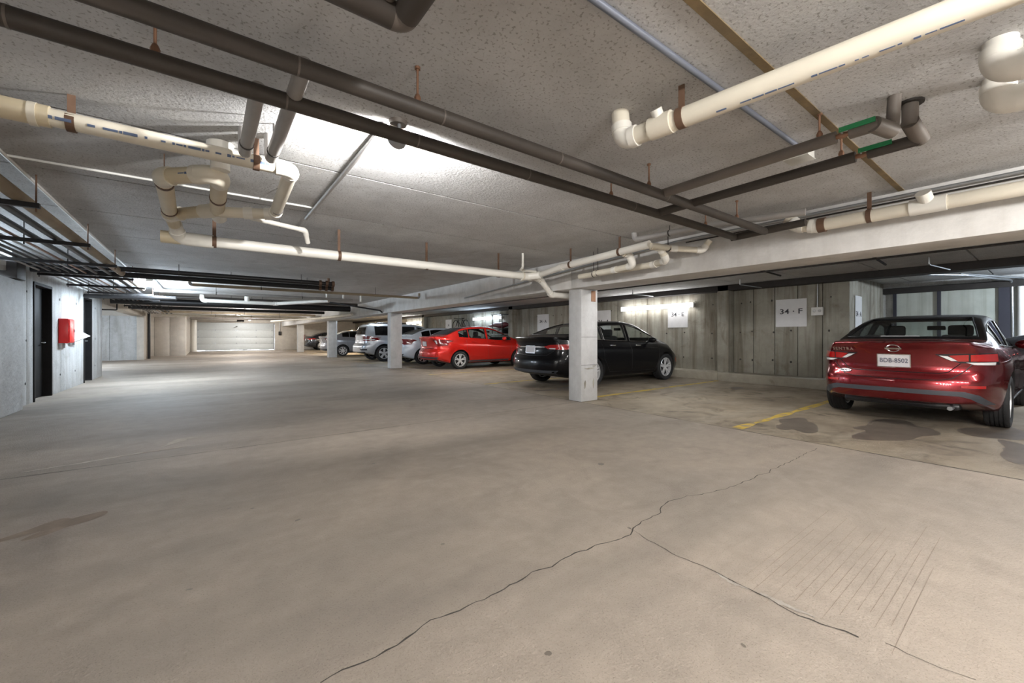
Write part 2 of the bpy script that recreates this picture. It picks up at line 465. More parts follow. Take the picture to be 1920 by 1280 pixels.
# beam over the columns
beam = thing('beam', 'long white painted concrete beam running over the row of columns', None, (5.2, 0, ZC), kind='structure')
for a, b in ((YBACK, 5.0), (5.01, 14.0), (14.01, 23.0), (23.01, 32.0), (32.01, YDOOR)):
    box('beam_segment', (XB0, a, 1.93), (XB1, b, ZC + .02), 'beam_concrete', beam, bev=.012)
def column(Y, label):
    c = thing('concrete_column', label, None, (5.3, Y, 0), kind='structure')
    m = box('shaft', (5.10, Y - .15, 0), (5.51, Y + .15, 1.935), 'column_concrete', c, bev=.012)
    return c
c1 = column(5.02, 'square concrete column with orange tape beside the black sedan')
box('tape_patch', (5.345, 4.866, 1.72), (5.455, 4.872, 1.905), 'orange_tape', c1)
for z in (1.10, .62): box('form_line', (5.102, 4.8685, z), (5.508, 4.8705, z + .006), 'gap_dark', c1)
def scuff(parent, x, z, rx, rz):
    n_ = 18
    P = [(x + rx*(1 + .25*math.sin(3*t))*math.cos(t), 4.8685, z + rz*(1 + .2*math.sin(2*t))*math.sin(t)) for t in (2*math.pi*k/n_ for k in range(n_))]
    MB().add(P, [tuple(range(n_))]).build('scuff', 'wall_concrete', parent, smooth=False)
for x, z, rx, rz in ((5.19, .29, .022, .07), (5.40, .30, .018, .085), (5.30, .56, .12, .014), (5.42, .60, .05, .012)): scuff(c1, x, z, rx, rz)
c2 = column(14.0, 'square concrete column between the silver wagon and bright red sedan')
c3 = column(23.0, 'square concrete column in front of the grey sedan')
c4 = column(32.0, 'square concrete column nearest the white garage door')
for c, Y in ((c2, 14.0), (c3, 23.0)):
    box('conduit', (5.52, Y - .02, 0), (5.56, Y + .02, 1.93), 'steel_galv', c)

# left side ------------------------------------------------------------
wl = thing('wall_left', 'light board-formed concrete wall with two black doors', None, (XL, 9, 0), kind='structure')
def panels(parent, X, y0, y1, z0, z1, mat, w=.62, depth=.22, sgn=-1, bev=.004):
    n = max(1, round((y1 - y0) / w)); s = (y1 - y0) / n
    for i in range(n):
        a, b = y0 + i*s, y0 + (i+1)*s
        j = rnd.uniform(-.002, .002)
        lo = (min(X + j, X + sgn*depth), a + .007, z0); hi = (max(X + j, X + sgn*depth), b - .007, z1)
        box('panel', lo, hi, mat, parent, bev=bev)
D1, D2, YLE = (10.40, 11.42), (13.95, 14.78), 16.1
box('near_panel', (-2.6, YBACK, 0), (-2.24, 9.46, 1.95), 'wall_rough', wl, bev=.01)
panels(wl, XL, 9.46, D1[0], 0, ZC, 'wall_light', .32)
panels(wl, XL, D1[0], D1[1], 2.05, ZC, 'wall_light', 1.0)
panels(wl, XL, D1[1], D2[0], 0, ZC, 'wall_light', .6)
panels(wl, XL, D2[0], D2[1], 2.06, ZC, 'wall_light', .9)
panels(wl, XL, D2[1], YLE, 0, ZC, 'wall_light', .44)
box('wall_core', (-2.75, 9.46, 0), (-2.56, 16.09, ZC), 'gap_dark', wl)
box('end_panel', (-2.76, YLE - .02, 0), (-2.36, YLE, ZC), 'wall_light', wl)
box('wall_left_upper', (-3.7, YBACK, 0), (-3.6, 9.46, ZC), 'wall_light', kind='structure', label='pale wall seen above the low rough wall')
box('corbel', (-2.58, 9.05, 1.96), (-2.2, 9.42, 2.25), 'dark_timber', wl, bev=.01)
box('ledge_beam', (-2.55, 5.0, 2.06), (-2.3, 9.05, 2.2), 'wall_beige', wl, bev=.01)
for n, (a, b), zt in ((1, D1, 2.05), (2, D2, 2.06)):
    d = thing('door_%d' % n, 'black steel door in the left concrete wall beside the red cabinet' if n == 1 else 'narrow black steel door past the white folded sign', None, (XL, (a+b)/2, 0), kind='structure')
    box('leaf', (-2.50, a + .05, .01), (-2.45, b - .05, zt - .05), 'door_black', d, bev=.004)
    box('jamb', (-2.5, a + .002, 0), (-2.335, a + .05, zt - .002), 'door_black', d)
    box('jamb', (-2.5, b - .05, 0), (-2.335, b - .002, zt - .002), 'door_black', d)
    box('head_jamb', (-2.5, a + .05, zt - .05), (-2.335, b - .05, zt - .002), 'door_black', d)
    hd = MB().tube([(-2.45, b - .14, 1.0), (-2.40, b - .14, 1.0), (-2.39, b - .25, 1.0)], .011, 8).build('handle', 'steel_galv', d)
    for z in (.3, 1.0, 1.75): MB().tube([(-2.44, a + .055, z), (-2.44, a + .055, z + .1)], .01, 8).build('hinge', 'steel_dark', d)
# tie holes
tie = MB().tube([(0, 0, 0), (0, 0, .004)], .021, 10)
tie_me = tie.mesh('tie_hole', smooth=False); tie_me.materials.append(MATS['gap_dark'])
def tiehole(parent, X, Y, Z, sgn):
    o = bpy.data.objects.new('tie_hole', tie_me); COL.objects.link(o); o.parent = parent
    o.matrix_parent_inverse = Matrix.Translation(parent.location).inverted()
    o.location = (X, Y, Z); o.rotation_euler = (0, R(90) * sgn, 0); o.scale = (rnd.uniform(.8, 1.3), rnd.uniform(.7, 1.2), 1)
for Y in (10.05, 12.0, 13.2, 15.2):
    for Z in (.35, 1.05, 1.85): tiehole(wl, XL + .001, Y + rnd.uniform(-.05, .05), Z, 1)
# left alcove
wa = thing('wall_alcove', 'pale blue grey wall panels at the end of the side recess', None, (-3.5, 26, 0), kind='structure')
for a, b in ((-4.75, -4.28), (-4.27, -3.55), (-3.54, -2.62)):
    box('panel', (a, 26.0, 0), (b, 26.2, 2.06), 'wall_light', wa, bev=.005)
box('header', (-4.75, 26.0, 2.06), (-2.62, 26.2, ZC), 'wall_beige', wa)
box('wall_alcove_side', (-4.8, 9.4, 0), (-4.7, 30, ZC), 'wall_light', kind='structure', label='far side wall of the left recess')
box('beam_side', (-2.78, YLE, 2.06), (-2.42, 26.2, ZC), 'wall_beige', bev=.01, kind='structure', label='beige concrete header beam over the side recess')
box('column_corner', (-2.62, 25.9, 0), (-2.36, 26.6, ZC), 'wall_beige', bev=.01, kind='structure', label='beige corner pier with black standpipe beside the recess')
box('wall_left_rear', (-2.9, 26.6, 0), (-2.7, 30, ZC), 'wall_beige', kind='structure', label='short beige wall behind the standpipe')
wb = thing('wall_beige_end', 'stained beige concrete wall left of the garage door', None, (-1.8, 30, 0), kind='structure')
for a, b in ((-2.9, -2.32), (-2.31, -1.66), (-1.65, -.95)):
    box('panel', (a, 30.0, 0), (b, 30.25, 2.17), 'wall_beige', wb, bev=.006)
box('lintel', (-2.9, 30.0, 2.175), (-.95, 30.25, ZC), 'wall_beige', wb)
box('wall_return', (-1.15, 30.25, 0), (-.95, YDOOR, ZC), 'wall_beige', kind='structure', label='white lit return wall beside the garage door')
# far end with the garage door
we = thing('wall_far', 'far beige concrete wall around the garage door', None, (3, YDOOR, 0), kind='structure')
GX0, GX1, GZ = -.70, 4.5, 2.17
box('jamb', (-1.2, YDOOR, 0), (GX0, YDOOR + .3, ZC), 'wall_beige', we)
box('lintel', (GX0, YDOOR, GZ), (GX1, YDOOR + .3, ZC), 'wall_beige', we)
for a, b in ((GX1, 6.2), (6.21, 8.4), (8.41, 10.95)):
    box('panel', (a, YDOOR, 0), (b, YDOOR + .3, ZC), 'wall_beige', we, bev=.005)
gd = thing('garage_door', 'white sectional overhead garage door with daylight gap below', 'garage door', (1.9, YDOOR + .15, .04))
secs = [(.05, .50), (.506, 1.0), (1.006, 1.58), (1.583, 2.16)]
for a, b in secs:
    sct = box('section', (GX0 + .03, YDOOR + .12, a), (GX1 - .03, YDOOR + .17, b), 'door_white', gd, bev=.008)
for z in (.56, 1.06, 1.58):
    for X in (GX0 + .2, .55, 1.9, 3.2, GX1 - .2):
        box('hinge', (X - .035, YDOOR + .105, z - .05), (X + .035, YDOOR + .122, z + .05), 'steel_galv', gd)
for X in (GX0 + .03, GX1 - .07):
    box('track', (X, YDOOR + .02, 0), (X + .04, YDOOR + .115, GZ), 'steel_dark', gd)
box('backing', (GX0 + .02, YDOOR + .175, .06), (GX1 - .02, YDOOR + .19, 2.17), 'gap_dark', gd)  # sheet added behind the door to stop daylight in the section gaps
box('bottom_seal', (GX0 + .6, YDOOR + .13, .02), (1.5, YDOOR + .16, .052), 'trim_black', gd)
box('bottom_seal', (2.3, YDOOR + .13, .015), (2.6, YDOOR + .16, .052), 'trim_black', gd)
box('bottom_seal', (3.4, YDOOR + .13, .018), (4.1, YDOOR + .16, .052), 'trim_black', gd)
op = thing('door_opener', 'dark garage door opener with rail under the ceiling before the door', 'door opener', (1.9, 36, 2.2))
box('motor', (1.7, 33.9, 2.12), (2.1, 34.4, 2.32), 'steel_dark', op, bev=.01)
box('rail', (1.87, 34.4, 2.22), (1.93, YDOOR + .1, 2.27), 'steel_dark', op)
box('arm', (1.87, YDOOR - .35, 1.85), (1.93, YDOOR + .1, 1.89), 'steel_dark', op)
MB().tube([(1.75, 34.1, 2.3), (1.75, 34.1, ZC)], .012, 8).build('strut', 'steel_dark', op)
MB().tube([(2.05, 34.1, 2.3), (2.05, 34.1, ZC)], .012, 8).build('strut', 'steel_dark', op)

# right side -----------------------------------------------------------
wr = thing('wall_right', 'stained board-formed concrete wall behind the parking stalls', None, (XW, 5, 0), kind='structure')
panels(wr, XW, 2.67, 5.05, 0, ZC, 'wall_concrete', .48, .25, 1)
panels(wr, XW, 5.33, 38.7, 0, ZC, 'wall_concrete', 1.15, .25, 1)
pil = box('pilaster', (10.62, 5.05, .16), (11.1, 5.33, ZC), 'wall_concrete', wr, bev=.01)
for Y in (14.2, 23.2, 32.0): box('pilaster', (10.62, Y, .16), (11.1, Y + .3, ZC), 'wall_concrete', wr, bev=.01)
box('wall_core', (11.16, 2.7, 0), (11.3, 38.7, ZC), 'gap_dark', wr)
for Y in (3.0, 3.75, 4.15, 4.6, 4.85, 5.6, 6.4, 7.0, 7.9, 9.0, 11.4, 11.9, 12.9, 14.8):
    for Z in (.52, 1.22, 1.95): tiehole(wr, XW - .005, Y + rnd.uniform(-.04, .04), Z + rnd.uniform(-.03, .03), -1)
curb = thing('curb', 'stained concrete wheel curb along the right wall', None, (10.6, 10, 0), kind='structure')
for a, b in ((2.2, 5.2), (5.205, 9.6), (9.605, 14.2), (14.205, 23.2), (23.205, 38.5)):
    box('curb_segment', (10.36, a, -.01), (10.905, b, .2), 'curb_concrete', curb, bev=.015)
wn = thing('wall_nook', 'concrete return wall and framed panel wall in front of the maroon sedan', None, (12, 2.67, 0), kind='structure')
for a, b in ((10.92, 11.5), (11.505, 12.6), (12.605, 13.75)):
    box('panel', (a, 2.67, 0), (b, 2.9, ZC), 'wall_concrete', wn, bev=.006)
XN = 13.65
box('back_panel', (XN, YBACK, 0), (XN + .15, 2.67, ZC), 'wall_light', wn)
for a, b in ((1.72, 2.42), (.80, 1.66), (.30, .62)):
    box('pane', (XN - .02, a, .9), (XN + .01, b, 2.16), 'window_panel', wn)
for Y in (2.42, 1.66, .62): box('mullion', (XN - .06, Y, .2), (XN, Y + (.06 if Y != .62 else .18), 2.2), 'frame_dark', wn)
box('mullion', (XN - .06, .05, .2), (XN, .28, 2.2), 'purple_dark', wn)
box('head_frame', (XN - .08, -.2, 2.16), (XN, 2.66, 2.3), 'dark_timber', wn)
box('bay_header', (10.62, YBACK, 2.28), (10.95, 38.4, ZC + .005), 'dark_timber', kind='structure', label='dark stained header along the ceiling above the stalls')
bpy.data.objects['bay_header'].name = 'beam_header'
# shell behind the camera
box('wall_back', (-4.8, YBACK - .2, 0), (13.9, YBACK, ZC), 'wall_light', kind='structure', label='plain wall behind the viewpoint')
box('wall_far_right', (10.9, 38.5, 0), (13.9, 38.7, ZC), 'wall_light', kind='structure', label='plain end wall behind the bay')
# ------------------------------------------------------------------ pipes
def strap(parent, p, d, r, style='strap', ztop=None):
    p = Vector(p); d = Vector(d).normalized(); zt = ZC if ztop is None else ztop
    m = MB()
    if style == 'strap':
        m.band(p, d, r, .036, .004)
        side = d.cross(Vector((0, 0, 1)))
        if zt - p.z > r + .01:
            m.obox((p.x, p.y, (p.z + r + zt) / 2), d * .016, side * .003, Vector((0, 0, (zt - p.z - r) / 2)))
        mat = 'strap_rust'
    elif style == 'copper':
        m.tube([p + Vector((0, 0, r * .6)), p + Vector((0, 0, r + .012)), p + Vector((0, 0, r + .03)), p + Vector((0, 0, r + .034)), Vector((p.x, p.y, zt))], [.014, .017, .010, .006, .006], 8)
        m.tube([Vector((p.x, p.y, zt - .012)), Vector((p.x, p.y, zt))], .014, 8)
        mat = 'copper'
    else:
        m.band(p, d, r, .014, .003)
        m.tube([p + Vector((0, 0, r)), Vector((p.x, p.y, zt))], .005, 6)
        mat = 'steel_dark'
    return m.build('hanger', mat, parent)
def pipe_run(name, label, pts, r, mat, emat=None, hang=(), bend=1.6, efat=1.0, collar=False, group=None, cat='pipe', n=16, style='strap', prints=()):
    pts = [Vector(p) for p in pts]
    emat = emat or mat
    t = thing(name, label, cat, tuple(pts[0]), 0, group)
    st = [p.copy() for p in pts]; a = pts[0]
    N = len(pts)
    for i in range(N - 1):
        A, B = pts[i], pts[i+1]; d = (B - A).normalized(); L = (B - A).length
        def trim(j):
            if j == 0 or j == N - 1: return 0.0
            d1 = (pts[j] - pts[j-1]).normalized(); d2 = (pts[j+1] - pts[j]).normalized()
            ang = d1.angle(d2)
            lim = .48 * min((pts[j] - pts[j-1]).length, (pts[j+1] - pts[j]).length)
            return min(bend * r * math.tan(ang / 2), lim)
        ta, tb = trim(i), trim(i+1)
        if L - ta - tb > .004:
            MB().tube([A + d*ta, B - d*tb], r, n).build('pipe', mat, t)
        if i + 1 < N - 1:
            d2 = (pts[i+2] - B).normalized(); ang = d.angle(d2)
            P = []
            S, E = B - d*tb, B + d2*tb
            for k in range(9):
                s = k / 8
                P.append(S*(1-s)**2 + B*2*s*(1-s) + E*s*s)
            rr = r * efat
            m = MB().tube(P, rr, n)
            if collar:
                m.tube([S - d*.035, S + d*.006], r * 1.17, n); m.tube([E - d2*.006, E + d2*.035], r * 1.17, n)
            m.build('elbow', emat, t)
    for h in hang:
        if len(h) == 3 and isinstance(h[2], str): q, dd, stl = h
        else: q, dd, stl = h[0], h[1], style
        strap(t, q, dd, r, stl)
    return t
def collar_at(t, p, d, r, L, mat, name='coupling', f=1.17):
    p = Vector(p); d = Vector(d).normalized()
    return MB().tube([p - d*L/2, p + d*L/2], r * f, 18).build(name, mat, t)
def marks(t, A, B, r, side, mat='pvc_print', n=14, w=.017):
    """printed maker's line: short dashes on a pipe"""
    A, B = Vector(A), Vector(B); d = (B - A).normalized(); L = (B - A).length
    side = Vector(side).normalized(); nn = d.cross(side).normalized()
    m = MB(); s = .04
    while s < L - .08:
        l = rnd.choice((.012, .02, .03, .045, .06))
        m.obox(A + d*(s + l/2) + side * (r * .995), d * l/2, nn * w/2 * rnd.uniform(.4, 1), side * .0012)
        s += l + rnd.choice((.004, .006, .01, .03, .06))
    o = m.build('printed_line', mat, t); o['kind'] = 'stuff'; return o
X_, Y_, Z_ = Vector((1,0,0)), Vector((0,1,0)), Vector((0,0,1))

# two dark insulated mains across the aisle
ZA = 2.22
YA, YB = 1.86, 2.17
A_ = pipe_run('insulated_pipe', 'dark insulated main pipe crossing the aisle beside its longer twin, joining the green valve branch', [(-3.4, YA, ZA), (4.70, YA, ZA)], .037, 'insul_dark',
    hang=[((q.x, YA, ZA), X_, 'copper') for q in (pz(773, 195, 2.27), pz(1215, 345, 2.27), pz(1383, 405, 2.27))])
B_ = pipe_run('insulated_pipe', 'dark insulated main pipe crossing under the glowing bulb and above the cream loop', [(-3.4, YB, ZA), (4.72, YB, ZA)], .037, 'insul_dark',
    hang=[((q.x, YB, ZA), X_, 'copper') for q in (pz(1148, 362, 2.27), pz(1318, 420, 2.27), pz(300, 130, 2.3))])
for t, Y in ((A_, YA), (B_, YB)):
    for X in (-.55, .30, .95, 1.75, 2.9): collar_at(t, (X, Y, ZA), X_, .037, .008, 'insul_brown', 'wrap_seam', 1.02)
pipe_run('insulated_pipe', 'short dark insulated header linking the ends of the two mains by the beam', [(4.72, YB + .04, ZA), (4.72, 1.5, ZA + .02)], .037, 'insul_dark')
# third dark pipe and its elbow at the top edge
Q3 = pz(755, 38, 2.24)
pipe_run('insulated_pipe', 'dark insulated pipe turning at a mitred brown elbow', [(-.6, Q3.y, 2.24), Q3, (Q3.x + .02, .2, 2.24)], .045, 'insul_dark', 'insul_brown', bend=.9)
pipe_run('insulated_pipe', 'short brown branch stub rising into the ceiling over the mitred elbow', [(Q3.x - .07, Q3.y - .25, ZC), (Q3.x - .07, Q3.y - .17, 2.26), (Q3.x - .07, Q3.y - .05, 2.26)], .022, 'insul_brown')
# grey branches from the mains toward the far end
pipe_run('insulated_pipe', 'longer pale grey insulated branch pipe tapping the main above the cream pipe', [(.33, YA + .02, 2.25), (.33, 3.03, 2.25), (.33, 3.06, ZC)], .034, 'insul_grey',
    hang=[((.33, 2.88, 2.25), Y_, 'loop')])
pipe_run('insulated_pipe', 'shorter pale grey insulated branch pipe tapping the main above the cream pipe', [(.19, YB + .02, 2.25), (.19, 3.03, 2.25), (.19, 3.06, ZC)], .034, 'insul_grey',
    hang=[((.19, 2.86, 2.25), Y_, 'loop')])
# cream PVC main along the left
ZP = 2.26
p_el = Vector((.47, 3.16, ZP))
pv = pipe_run('drain_pipe', 'cream plastic drain pipe with printed line, turning back toward the cream loop', [(-1.09, 3.20, ZP + .02), p_el, (.50, 4.28, ZP - .03), (.30, 4.33, ZP - .045), (.09, 4.38, ZP - .06)], .046, 'pvc', 'pvc_white', bend=1.3, efat=1.12, collar=True,
    hang=[((pz(122, 215, ZP).x, 3.19, ZP + .01), X_, 'strap'), ((pz(482, 300, ZP).x, 3.165, ZP), X_, 'strap'), ((.50, 4.12, ZP - .025), Y_, 'loop')])
collar_at(pv, (pz(35, 212, ZP).x - .02, 3.19, ZP + .015), X_, .046, .26, 'pvc_yellow', 'coupling', 1.2)
collar_at(pv, (pz(62, 217, ZP).x, 3.19, ZP + .013), X_, .046, .03, 'pvc', 'coupling', 1.3)
marks(pv, (-.95, 3.195, ZP + .012), (.40, 3.163, ZP), .046, (0, -.93, -.2))
# the cream loop
ZL = 2.22
la, lb, lc, ld = pz(413, 325, ZL), pz(306, 331, ZL), pz(319, 402, ZL), pz(407, 394, ZL)
lp = pipe_run('drain_loop', 'cream plastic drain loop of fat elbows hanging below a ceiling flange', [ld + Vector((0, .02, 0)), la, lb, lc, lc + Vector((.02, .35, -.02))], .054, 'pvc_yellow', 'pvc', bend=1.25, efat=1.16, collar=True,
    hang=[(lb.lerp(lc, .12), lc - lb, 'strap'), (lb.lerp(lc, .85), lc - lb, 'strap'), (la.lerp(ld, .62), ld - la, 'strap')])
MB().tube([la + Vector((0, 0, .02)), Vector((la.x, la.y, ZC))], .056, 18).tube([Vector((la.x, la.y, ZC - .06)), Vector((la.x, la.y, ZC))], .078, 18).build('flange', 'pvc_white', lp)
MB().tube([ld, lc], .05, 16).build('pipe', 'pvc_yellow', lp)
collar_at(lp, ld.lerp(lc, .15), lc - ld, .052, .16, 'pvc', 'wye'); collar_at(lp, ld.lerp(lc, .88), lc - ld, .052, .12, 'pvc', 'wye')
MB().tube([ld - Vector((0, 0, 0)), ld + Vector((.02, .16, -.02))], .06, 16).build('clean_out', 'pvc_white', lp)
marks(lp, la.lerp(lb, .3), la.lerp(lb, .8), .054, (-.5, -.8, -.1), n=6)
# lower main toward the beam
ZM = 2.10; YM = 5.28
m0 = lc + Vector((.02, .3, 0))
mn = pipe_run('drain_pipe', 'long cream plastic drain main running level to the beam joint', [(m0.x, m0.y, ZL - .01), (-.22, YM, ZM), (4.16, YM - .03, ZM)], .057, 'pvc_white', 'pvc_white', bend=1.2, efat=1.15, collar=True,
    hang=[((pz(u, v, ZM).x, YM - .01, ZM), X_, 'strap') for u, v in ((402, 452), (638, 478), (808, 495), (938, 512))])
collar_at(mn, (-.05, YM, ZM), X_, .057, .22, 'pvc_white')
MB().tube([(-.36, YM, ZM), (-.2, YM, ZM)], .062, 16).build('end_plug', 'pvc_yellow', mn)
# small white condensate pipe with a trap
pipe_run('drain_pipe', 'thin white plastic drain pipe ending in a small trap below the raceway', [pz(470, 408, 2.27), pz(572, 432, 2.22), pz(574, 436, 2.22) + Vector((.02, .02, -.1))], .024, 'pvc_white', efat=1.2, collar=True,
    hang=[(pz(525, 421, 2.245), X_, 'loop')])
# joint cluster at the beam above the black sedan
jx = 4.32
jn = thing('drain_joint', 'cream plastic wye joint where the level main meets the beam pipes', 'pipe fitting', (4.2, YM, ZM))
MB().tube([(4.10, YM - .03, ZM), (4.30, YM - .04, ZM)], .07, 16).tube([(4.22, YM - .04, ZM), (4.38, YM - .2, ZM + .02)], .066, 16).build('wye', 'pvc_white', jn)
collar_at(jn, (4.12, YM - .03, ZM), X_, .066, .03, 'pvc', 'collar')
pipe_run('drain_pipe', 'cream plastic pipe bending down under the beam behind the taped column', [(4.30, YM - .03, ZM), (4.56, YM + .02, ZM - .02), (4.88, YM + .1, 1.85), (5.6, YM + .12, 1.85)], .05, 'pvc_white', efat=1.15, collar=True, bend=1.2)
pf = pipe_run('drain_pipe', 'cream plastic drain pipe running along the beam toward the wye joint', [(4.36, YM - .2, ZM + .02), (4.33, 4.55, 2.17), (4.33, 3.0, 2.24)], .048, 'pvc_white', 'pvc_white', efat=1.15, collar=True,
    hang=[((4.33, 4.35, 2.18), Y_, 'strap'), ((4.33, 3.45, 2.22), Y_, 'strap')])
pipe_run('drain_pipe', 'grey plastic trap pipe dropping beside the beam, farther of two', [(4.36, 3.42, 2.2), (4.46, 3.40, 2.2), (4.55, 3.40, 2.06), (4.6, 3.75, 2.05), (4.62, 4.15, 2.05)], .042, 'pvc', 'pvc_white', efat=1.12, collar=True, hang=[((4.62, 4.08, 2.05), Y_, 'loop')])
pipe_run('drain_pipe', 'grey plastic trap pipe dropping beside the beam, under the ring hanger', [(4.36, 3.0, 2.22), (4.52, 2.98, 2.22), (4.66, 2.98, 2.08), (4.76, 3.22, 2.07), (4.78, 4.6, 2.07)], .042, 'pvc', 'pvc_white', efat=1.12, collar=True, hang=[((4.775, 4.3, 2.07), Y_, 'loop')])
pipe_run('drain_pipe', 'pale plastic pipe crossing to a capped riser on the beam face', [(4.33, 2.98, 2.22), (4.62, 2.86, 2.2), (4.86, 2.62, 2.17), (4.9, 2.55, 2.28)], .036, 'pvc', 'pvc_white', efat=1.15, collar=True, hang=[((4.55, 2.89, 2.2), X_, 'loop')])
pipe_run('insulated_pipe', 'grey insulated pipe along the ceiling corner behind the mains', [(4.32, 3.22, ZC), (4.32, 3.2, 2.33), (4.40, 2.3, 2.33), (4.56, 1.45, 2.30)], .034, 'insul_grey', 'insul_grey', hang=[((4.36, 2.75, 2.33), Y_, 'loop')])
pipe_run('vent_pipe', 'small white vent riser beside the wye joint', [(3.98, 5.05, ZC), (3.98, 5.05, 2.2), (4.05, 5.2, 2.18), (4.3, 5.1, 2.17)], .018, 'pvc_white', collar=True)
# conduit in the beam corner and the PVC under it
pipe_run('conduit', 'pale metal conduit in the corner between ceiling and beam', [(4.93, -2.5, 2.365), (4.90, 3.0, 2.35), (4.93, 8.5, 2.03)], .013, 'steel_galv', n=10)
bp = pipe_run('drain_pipe', 'fat cream plastic pipe along the beam with a clean-out wye', [(4.80, -2.5, 2.215), (4.80, 1.45, 2.20), (4.79, 1.60, 2.235), (4.79, 1.68, 2.32)], .057, 'pvc', 'pvc_white', efat=1.12, collar=True,
    hang=[((4.80, pX(1630, 385, 4.8).y, 2.205), Y_, 'strap'), ((4.80, -1.3, 2.21), Y_, 'strap')])
yw = pX(1740, 365, 4.8).y
collar_at(bp, (4.80, yw, 2.205), Y_, .057, .22, 'pvc_white', 'wye', 1.14)
MB().tube([(4.80, yw, 2.21), (4.72, yw + .02, 2.30)], .05, 16).build('clean_out', 'pvc_white', bp)
MB().tube([(4.80, 1.36, 2.2), (4.80, 1.42, 2.2)], .07, 16).build('rubber_coupling', 'strap_rust', bp)
pipe_run('conduit', 'thin dark cable clipped along the top of the beam', [(4.97, -2.5, 2.33), (4.97, 2.9, 2.33)], .008, 'steel_dark', n=8)
# upper right PVC
q0, q1 = pz(1168, 264, 2.25), pz(1850, 0, 2.25)
q2 = q1 + (q1 - q0) * 1.2
up = pipe_run('drain_pipe', 'cream plastic pipe with printed line ending in a white elbow into the ceiling', [Vector((q0.x, q0.y + .02, ZC)), q0, q2], .05, 'pvc', 'pvc_white', efat=1.1, collar=True, bend=1.3,
    hang=[(pz(1278, 221, 2.25), q1 - q0, 'strap'), (q1 + (q1 - q0) * .3, q1 - q0, 'strap')])
cw = pz(1240, 235, 2.25)
collar_at(up, cw, q1 - q0, .05, .12, 'pvc', 'wye'); MB().tube([cw, cw + Vector((-.05, 0, .07))], .03, 12).build('clean_out', 'pvc_white', up)
marks(up, pz(1300, 213, 2.25), q1, .05, (.62, .05, .45)); marks(up, pz(1330, 200, 2.25), q1, .05, (-.3, 0, -.9), n=5, w=.008)
# two white elbows at the right edge
e1, e2 = Vector((2.80, .16, 2.29)), Vector((3.19, .19, 2.29))
pipe_run('drain_pipe', 'large white plastic elbow pipe dropping from the ceiling', [Vector((e1.x, e1.y, ZC)), e1, e1 + Vector((.12, -1.2, -.02))], group='large white ceiling elbows', r=.055, mat='pvc_white', emat='pvc_white', efat=1.15, collar=True, bend=1.7)
pipe_run('drain_pipe', 'large white plastic elbow pipe dropping from the ceiling', [Vector((e2.x, e2.y, ZC)), e2, e2 + Vector((.05, -1.2, -.02))], group='large white ceiling elbows', r=.055, mat='pvc_white', emat='pvc_white', efat=1.15, collar=True, bend=1.7)
# twin valve branches
ZV = 2.25
def valve(t, p, d, r):
    p = Vector(p); d = Vector(d).normalized(); s = d.cross(Z_)
    v = MB().tube([p - d*.035, p - d*.02, p, p + d*.02, p + d*.035], [r*.36, r*.42, r*.55, r*.42, r*.36], 12).build('valve', 'copper', t)
    MB().tube([p, p + Vector((-.042, 0, .018))], .007, 8).build('valve_stem', 'steel_galv', t)
    m = MB(); m.obox(p + Vector((-.040, 0, .018)) - d*.07, d*.078, Vector((.004, 0, 0)), Z_*.013)
    m.build('lever', 'green_plastic', t)
cx, dx = 2.87, 3.28
cY1, dY1 = pz(1648, 232, ZV).y, pz(1728, 264, ZV).y
cv, dv = pz(1580, 253, ZV).y, pz(1617, 292, ZV).y
tc_ = thing('valve_pipe', 'brown insulated branch pipe with a green valve lever, elbow into the ceiling', 'pipe', (cx, YA, ZV))
MB().tube([(cx - .02, YA, ZV - .02), (cx, cv + .03, ZV)], .034, 16).build('pipe', 'insul_brown', tc_)
MB().tube([(cx, cv - .03, ZV), (cx, cY1, ZV)], .034, 16).build('pipe', 'insul_brown', tc_)
MB().tube([(cx - .02, cY1 + .02, ZV), (cx + .12, cY1 - .03, ZV - .015)], .040, 16).build('elbow', 'insul_brown', tc_)
MB().tube([(cx + .12, cY1 - .03, ZV - .02), (cx + .12, cY1 - .04, ZC)], .030, 16).build('riser', 'insul_brown', tc_)
MB().tube([(cx, cv + .04, ZV), (cx, cv - .04, ZV)], .014, 10).build('bare_pipe', 'copper', tc_)
valve(tc_, (cx, cv, ZV), (0, 1, 0), .034)
strap(tc_, (cx, pz(1530, 262, ZV).y, ZV), Y_, .034, 'copper')
td_ = thing('valve_pipe', 'nearly black insulated branch pipe with a green valve lever by the beam', 'pipe', (dx, YB, ZV))
MB().tube([(dx - .02, YB, ZV - .02), (dx, dv + .03, ZV)], .034, 16).build('pipe', 'insul_dark', td_)
MB().tube([(dx, dv - .03, ZV), (dx, dY1, ZV)], .034, 16).build('pipe', 'insul_dark', td_)
MB().tube([(dx + .02, dY1, ZV), (dx - .15, dY1 + .02, ZV + .06)], .040, 16).build('elbow', 'insul_brown', td_)
MB().tube([(dx - .14, dY1 + .02, ZV + .04), (dx - .14, dY1 + .02, ZC)], .036, 16).build('riser', 'insul_brown', td_)
MB().tube([(dx - .14, dY1 + .02, ZC - .012), (dx - .14, dY1 + .02, ZC)], .06, 12).build('sleeve', 'steel_dark', td_)
MB().tube([(dx, dv + .04, ZV), (dx, dv - .04, ZV)], .014, 10).build('bare_pipe', 'copper', td_)
valve(td_, (dx, dv, ZV), (0, 1, 0), .034)
strap(td_, (dx, pz(1582, 305, ZV).y, ZV), Y_, .034, 'copper')
